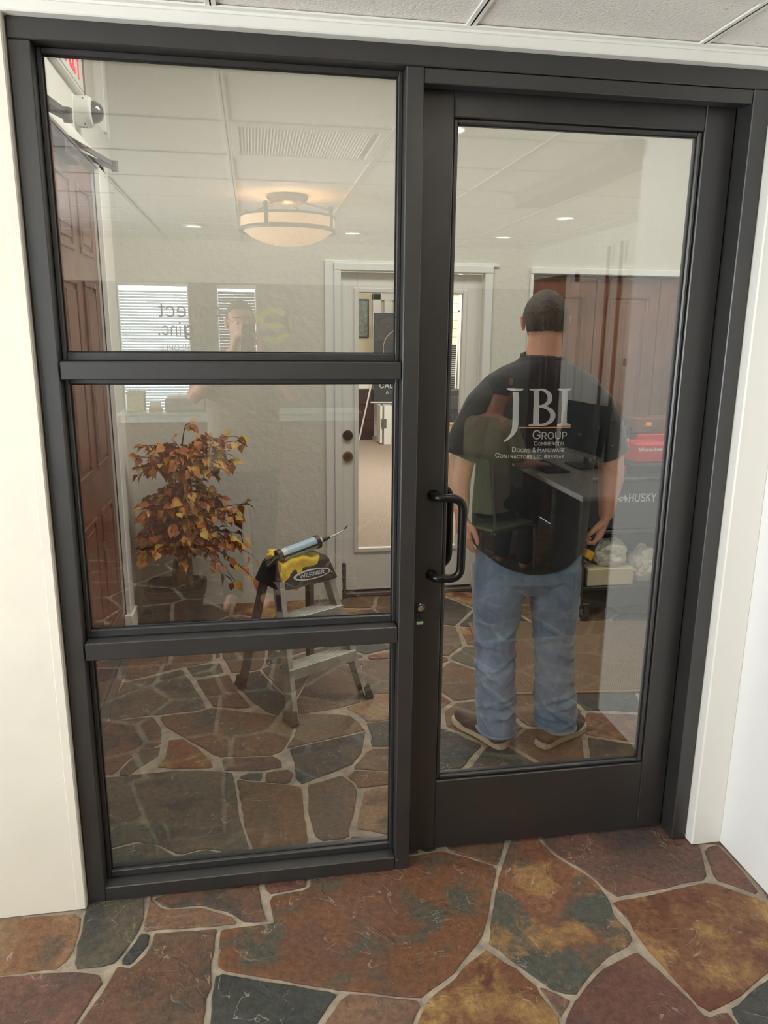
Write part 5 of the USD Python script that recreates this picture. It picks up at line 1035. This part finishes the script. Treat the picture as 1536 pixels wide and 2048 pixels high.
# ---- desk, monitor, chair and the seated person
dk = thing('desk', 'grey-topped desk against the side wall of the near room, reflected over the man\'s right arm', 'desk', (2.83, -2.9, 0))
part('desktop', cbox((2.50, -3.85, .715), (3.128, -1.96, .742), .004), 'desk_grey', dk); part('front_edge', cbox((2.492, -3.85, .712), (2.50, -1.96, .745), .002), 'trim_white', dk)
for x, y in ((2.54, -2.02), (3.08, -2.02), (2.54, -3.78), (3.08, -3.78)): part('leg', cbox((x-.022, y-.022, 0), (x+.022, y+.022, .715), .003), 'alum_dull', dk)
pd_ = part('pedestal', cbox((2.60, -2.60, .06), (3.10, -2.12, .70), .006), 'plastic_dark', dk)
for k in range(3): part('drawer', cbox((2.592, -2.59, .08+.205*k), (2.602, -2.13, .275+.205*k), .003), 'husky_grey', pd_)
mo = thing('monitor', 'dark flat monitor with grey lower edge on the desk, reflected over the man\'s right sleeve', 'monitor', (2.92, -3.0, .742))
part('base', cbox((2.86, -3.12, .743), (3.04, -2.86, .757), .004), 'plastic_dark', mo); part('stand', bar((2.98, -2.99, .75), (2.95, -2.99, 1.02), .05, .02, (0, 1, 0)), 'plastic_dark', mo)
sx = norm((.10, 1, 0)); sz = norm((.16, 0, 1)); cm = np.array([2.92, -2.98, 1.035])
part('shell', obox(cm + [.014, 0, 0], (.60, .36, .022), sx, sz, .004), 'plastic_black', mo); part('screen', obox(cm, (.59, .33, .006), sx, sz, .001), 'screen_blue', mo); part('lower_bezel', obox(cm - sz*.187, (.60, .028, .012), sx, sz, .002), 'desk_grey', mo); part('maker_mark', obox(cm - sz*.05 - [.004, 0, 0], (.05, .018, .002), sx, sz, .0003), 'vinyl_grey', mo)
kb = thing('keyboard', 'black keyboard on the desk in front of the monitor', 'keyboard', (2.66, -2.95, .743))
part('body', cbox((2.56, -3.2, .743), (2.74, -2.72, .760), .004), 'plastic_black', kb); part('keys', cat(*[cbox((2.575+.030*i, -3.185+.031*j, .760), (2.598+.030*i, -3.160+.031*j, .766), .001) for i in range(5) for j in range(15)]), 'plastic_dark', kb)
solo('paper_sheet', cbox((2.54, -3.6, .7425), (2.76, -3.3, .7445), 0), 'white_print', 'white paper on the desk behind the keyboard', 'paper')
chr_ = thing('desk_chair', 'green plastic chair with thin chrome legs, reflected at the man\'s left side', 'chair', (2.10, -2.75, 0))
def curved_back(x, y0, y1, z0_, z1_, bow, th_):
    n = 14; V = []
    for zi in range(9):
        z = z0_ + (z1_-z0_)*zi/8; lean = -.06*(zi/8)
        for yi in range(n):
            u = yi/(n-1); V.append([x + lean - bow*(1-(2*u-1)**2), y0 + (y1-y0)*u, z + .012*math.sin(PI*u)*(zi == 8)])
    V = np.array(V); f = []
    for i in range(8):
        for j in range(n-1): a = i*n+j; f += [[a, a+1, a+n+1], [a, a+n+1, a+n]]
    f = np.array(f); m = len(V); b = list(range(n)) + [n*k+n-1 for k in range(1, 9)] + [8*n+j for j in range(n-2, -1, -1)] + [n*k for k in range(7, 0, -1)]
    e = [[b[k], m+b[k], m+b[(k+1) % len(b)]] for k in range(len(b))] + [[b[k], m+b[(k+1) % len(b)], b[(k+1) % len(b)]] for k in range(len(b))]
    return np.vstack([V, V - [th_, 0, 0]]), np.vstack([f, f[:, ::-1]+m, np.array(e)])
part('backrest', curved_back(1.90, -2.98, -2.52, .52, .90, .05, .008), 'chair_green', chr_, smooth=40); part('seat', cbox((1.90, -2.98, .395), (2.34, -2.52, .412), .006), 'chair_green', chr_)
for y in (-2.995, -2.505):
    part('side_frame', sweep(fillet([(1.84, y, .88), (1.90, y, .46), (1.88, y, .012), (1.88, y, .012)], .03), .009, 10), 'chrome', chr_, smooth=50); part('leg', sweep(fillet([(1.90, y, .39), (2.34, y, .39), (2.36, y, .012)], .04), .009, 10), 'chrome', chr_, smooth=50)
part('cross_bar', sweep([(2.12, -2.995, .385), (2.12, -2.505, .385)], .008, 8), 'chrome', chr_)
sp = thing('person', 'seated person in an olive shirt with dark tied-back hair, reflected on the green chair', 'person', (2.10, -2.75, 0))
hs, SE = head_m((2.235, -2.75, 1.325), (.076, .096, .115), (1, -.1, 0), -.25)
bod = hs + [hullb((SE(0, -.3, -.3), .05), ((2.14, -2.75, 1.16), .058), seg=20)] + limb(((2.10, -2.75, 1.02), .10), ((2.08, -2.75, .80), .11), ((2.08, -2.75, .58), .12)) + [hullb(((2.11, -2.59, 1.08), .05), ((2.11, -2.91, 1.08), .05), ((2.12, -2.75, 1.12), .06), seg=18)]
for s in (-1, 1):
    y = -2.75 + s*.17; bod += limb(((2.11, y, 1.07), .050), ((2.17, y + s*.05, .84), .042), ((2.46, y - s*.02, .795), .028)) + hand_m((2.46, y - s*.02, .795), (1, 0, -.12), (0, 0, -1), (0, -s, 0), .3, .175)
    bod += limb(((2.10, -2.75 + s*.09, .56), .09), ((2.46, -2.75 + s*.11, .53), .065), ((2.42, -2.75 + s*.11, .10), .042)); bod += [hullb(((2.41, -2.75 + s*.11, .05), .036), ((2.58, -2.75 + s*.12, .036), .030), seg=14)]
part('body', fuse(bod, .010, 8), 'skin', sp, smooth=True)
e1, b1 = eyes_brows(SE, .096); part('eye', e1, 'cam_white', sp, smooth=True); part('eyebrow', b1, 'hair', sp, smooth=True)
part('hair', cat(hair_shell(SE, (.076, .096, .115), 9, -.55, .5), ball(SE(0, -1.25, .25), .042, 3)), 'hair', sp, smooth=True)
part('shirt', fuse([man(rings([ell((2.08, -2.75, .50), .130, .185, 32, 2.3), ell((2.08, -2.75, .72), .128, .180, 32, 2.3), ell((2.095, -2.75, .95), .125, .190, 32, 2.4), ell((2.11, -2.75, 1.08), .10, .20, 32, 2.4), ell((2.125, -2.75, 1.145), .075, .10, 32, 2)]))] + [hullb(((2.11, -2.75+s*.16, 1.075), .066), ((2.155, -2.75+s*.215, .90), .062), seg=18) for s in (-1, 1)], .014, 8), 'shirt_olive', sp, smooth=True)
part('trousers', fuse([hullb(((2.08, -2.75, .56), .135), ((2.10, -2.75+s*.09, .55), .10), seg=18) for s in (-1, 1)] + [x for s in (-1, 1) for x in limb(((2.10, -2.75+s*.09, .56), .103), ((2.46, -2.75+s*.11, .53), .078), ((2.42, -2.75+s*.11, .10), .062))], .014, 8), 'trousers_dark', sp, smooth=True)
for t_ in (sp, chr_):
    move(t_, (.05, -.02, 0)); UsdGeom.Xformable(stage.GetPrimAtPath(t_)).AddRotateZOp().Set(-32.0)
# ---- the photographer and the phone
ph = thing('phone', 'black phone held up by the photographer', 'phone', (.51, -2.112, 1.66))
pfw, prt, pup = norm((.16394, .95881, -.23216)), norm((.98541, -.17042, -.00926)), norm((.0478, .2274, .9726)); pc = np.array([.5187, -2.1193, 1.6629])
part('case', obox(pc, (.074, .148, .008), prt, pup, .003), 'plastic_black', ph); part('screen', obox(pc - pfw*.0045, (.068, .142, .0012), prt, pup, .0004), 'screen_blue', ph)
pg = thing('person', 'photographer with raised arms and phone, a dim reflection in the upper left pane', 'person', (.47, -2.46, 0))
hp, PE = head_m((.475, -2.43, 1.755), (.082, .100, .122), (.12, 1, 0), -.05)
bp_ = hp + [hullb((PE(0, -.3, -.3), .058), ((.475, -2.46, 1.585), .066), seg=20)] + limb(((.475, -2.47, 1.46), .11), ((.475, -2.47, 1.2), .13), ((.475, -2.47, .95), .13)) + [hullb(((.30, -2.47, 1.48), .06), ((.65, -2.47, 1.48), .06), ((.475, -2.47, 1.52), .07), seg=18)]
for s in (-1, 1): bp_ += limb(((.475 + s*.095, -2.47, .92), .10), ((.475 + s*.10, -2.45, .5), .06), ((.475 + s*.10, -2.47, .09), .045)) + [hullb(((.475 + s*.10, -2.49, .05), .042), ((.475 + s*.125, -2.30, .04), .038), seg=14)]
for s, el_, wr_ in ((-1, (.20, -2.36, 1.335), (.435, -2.19, 1.600)), (1, (.775, -2.36, 1.335), (.605, -2.19, 1.600))):
    bp_ += limb(((.475 + s*.185, -2.46, 1.475), .055), (el_, .045), (wr_, .029)) + hand_m(wr_, norm((-s*.25, .42, .75)), norm((-s*.8, .2, 0)), norm((-s*.2, -1, .2)), .8, .18)
part('body', fuse(bp_, .010, 8), 'skin', pg, smooth=True); e1, b1 = eyes_brows(PE, .10); part('eye', e1, 'cam_white', pg, smooth=True); part('eyebrow', b1, 'hair', pg, smooth=True)
part('hair', hair_shell(PE, (.082, .100, .122), 15), 'hair', pg, smooth=True)
part('shirt', fuse([man(rings([ell((.475, -2.47, .88), .225, .145, 36, 2.4), ell((.475, -2.47, 1.2), .215, .145, 36, 2.4), ell((.475, -2.47, 1.40), .225, .135, 36, 2.5), ell((.475, -2.465, 1.50), .20, .11, 36, 2.4), ell((.475, -2.46, 1.575), .10, .085, 36, 2)]))] + [hullb(((.475 + s*.17, -2.46, 1.475), .075), ((.475 + s*.24, -2.40, 1.38), .068), seg=18) for s in (-1, 1)], .014, 8), 'shirt_tan', pg, smooth=True)
part('trousers', fuse([hullb(((.475, -2.47, .92), .125), ((.475 + s*.09, -2.47, .85), .12), seg=18) for s in (-1, 1)] + [x for s in (-1, 1) for x in limb(((.475 + s*.095, -2.47, .90), .118), ((.475 + s*.10, -2.45, .5), .080), ((.475 + s*.10, -2.47, .10), .070))], .014, 8), 'trousers_dark', pg, smooth=True)
# ---- reception counter, glass panel with lettering
gpn = thing('glass_panel', 'clear glass panel with a green and grey round emblem and words, behind the photographer', 'glass panel', (.42, -3.4, .9))
part('pane', cbox((-.50, -3.406, 1.10), (1.35, -3.40, 2.25), 0), 'pane_clear', gpn)
tx = lambda s, h, x, z, m, b=False, fit=None: part('lettering', text(s, h, (x, -3.3985, z), (-1, 0, 0), (0, 0, 1), .001, 'r', b, fit=fit), m, gpn)
tx('onnect', .098, -.095, 1.795, 'vinyl_dark', fit=.42); tx('inc.', .088, -.105, 1.672, 'vinyl_dark', fit=.155); part('lettering', text('g', .088, (.135, -3.3985, 1.672), (-1, 0, 0), (0, 0, 1), .001, 'l', True), 'vinyl_dark', gpn); tx('PEOPLE', .040, -.10, 1.565, 'vinyl_dark', fit=.20)
def arc(r0, r1, a0, a1): return Polygon([(r1*math.cos(a), r1*math.sin(a)) for a in np.linspace(a0, a1, 30)] + [(r0*math.cos(a), r0*math.sin(a)) for a in np.linspace(a1, a0, 30)])
part('emblem_green', place(extrude_poly(unary_union([arc(.085, .125, .15, 5.4), sbox(-.10, -.02, .11, .02), Polygon([(.06, .02), (.14, .02), (.14, .12), (.10, .05)])]), .001), (.70, -3.3985, 1.745), (-1, 0, 0), (0, 0, 1)), 'vinyl_green', gpn)
part('emblem_grey', place(extrude_poly(arc(.095, .13, 0, 2*PI-.001), .001), (.895, -3.3985, 1.775), (-1, 0, 0), (0, 0, 1)), 'vinyl_grey', gpn)
rc = thing('reception_counter', 'reception counter with a pale glass top, reflected above the autumn tree', 'counter', (.45, -3.9, 0))
part('body', cbox((-.44, -4.05, .02), (1.35, -3.80, 1.02), .006), 'counter_tan', rc); part('glass_top', cbox((-.48, -4.10, 1.075), (1.38, -3.74, 1.09), .002), 'frosted', rc); part('glass_front', cbox((-.46, -3.775, 1.02), (1.36, -3.765, 1.075), .001), 'frosted', rc); part('end_post', cat(cbox((-.45, -3.80, 1.02), (-.43, -3.78, 1.075), .002), cbox((-.36, -3.80, 1.02), (-.35, -3.78, 1.075), .002)), 'chrome', rc); part('plinth', cbox((-.42, -4.03, 0), (1.33, -3.83, .02), .002), 'plastic_dark', rc)
bx = thing('desk_box', 'square beige box with sprigs on the glass counter, in front of the bright blinds', 'box', (-.36, -3.92, 1.09)); part('box', cbox((-.425, -3.98, 1.091), (-.295, -3.87, 1.225), .004), 'cart_carton', bx); part('lid', cbox((-.43, -3.985, 1.225), (-.29, -3.865, 1.24), .003), 'cart_carton', bx); part('sprigs', cat(*[sweep([(-.40+.02*k, -3.92, 1.24), (-.405+.025*k, -3.92, 1.275)], .0015, 5) for k in range(6)]), 'twig', bx)
cd = thing('card_holder', 'small card holder on the glass counter beside the square box', 'card holder', (-.22, -3.90, 1.09)); part('holder', cbox((-.265, -3.93, 1.091), (-.165, -3.88, 1.125), .003), 'wood_light', cd); part('cards', cbox((-.255, -3.92, 1.125), (-.175, -3.89, 1.165), .001), 'white_print', cd)
tr_ = thing('paper_tray', 'grey paper tray on the glass counter right of the card holder', 'paper tray', (0, -3.92, 1.09)); part('tray', cbox((-.14, -4.02, 1.091), (.16, -3.84, 1.19), .008), 'desk_grey', tr_); part('papers', cbox((-.12, -4.0, 1.19), (.14, -3.86, 1.215), .001), 'trim_white', tr_)
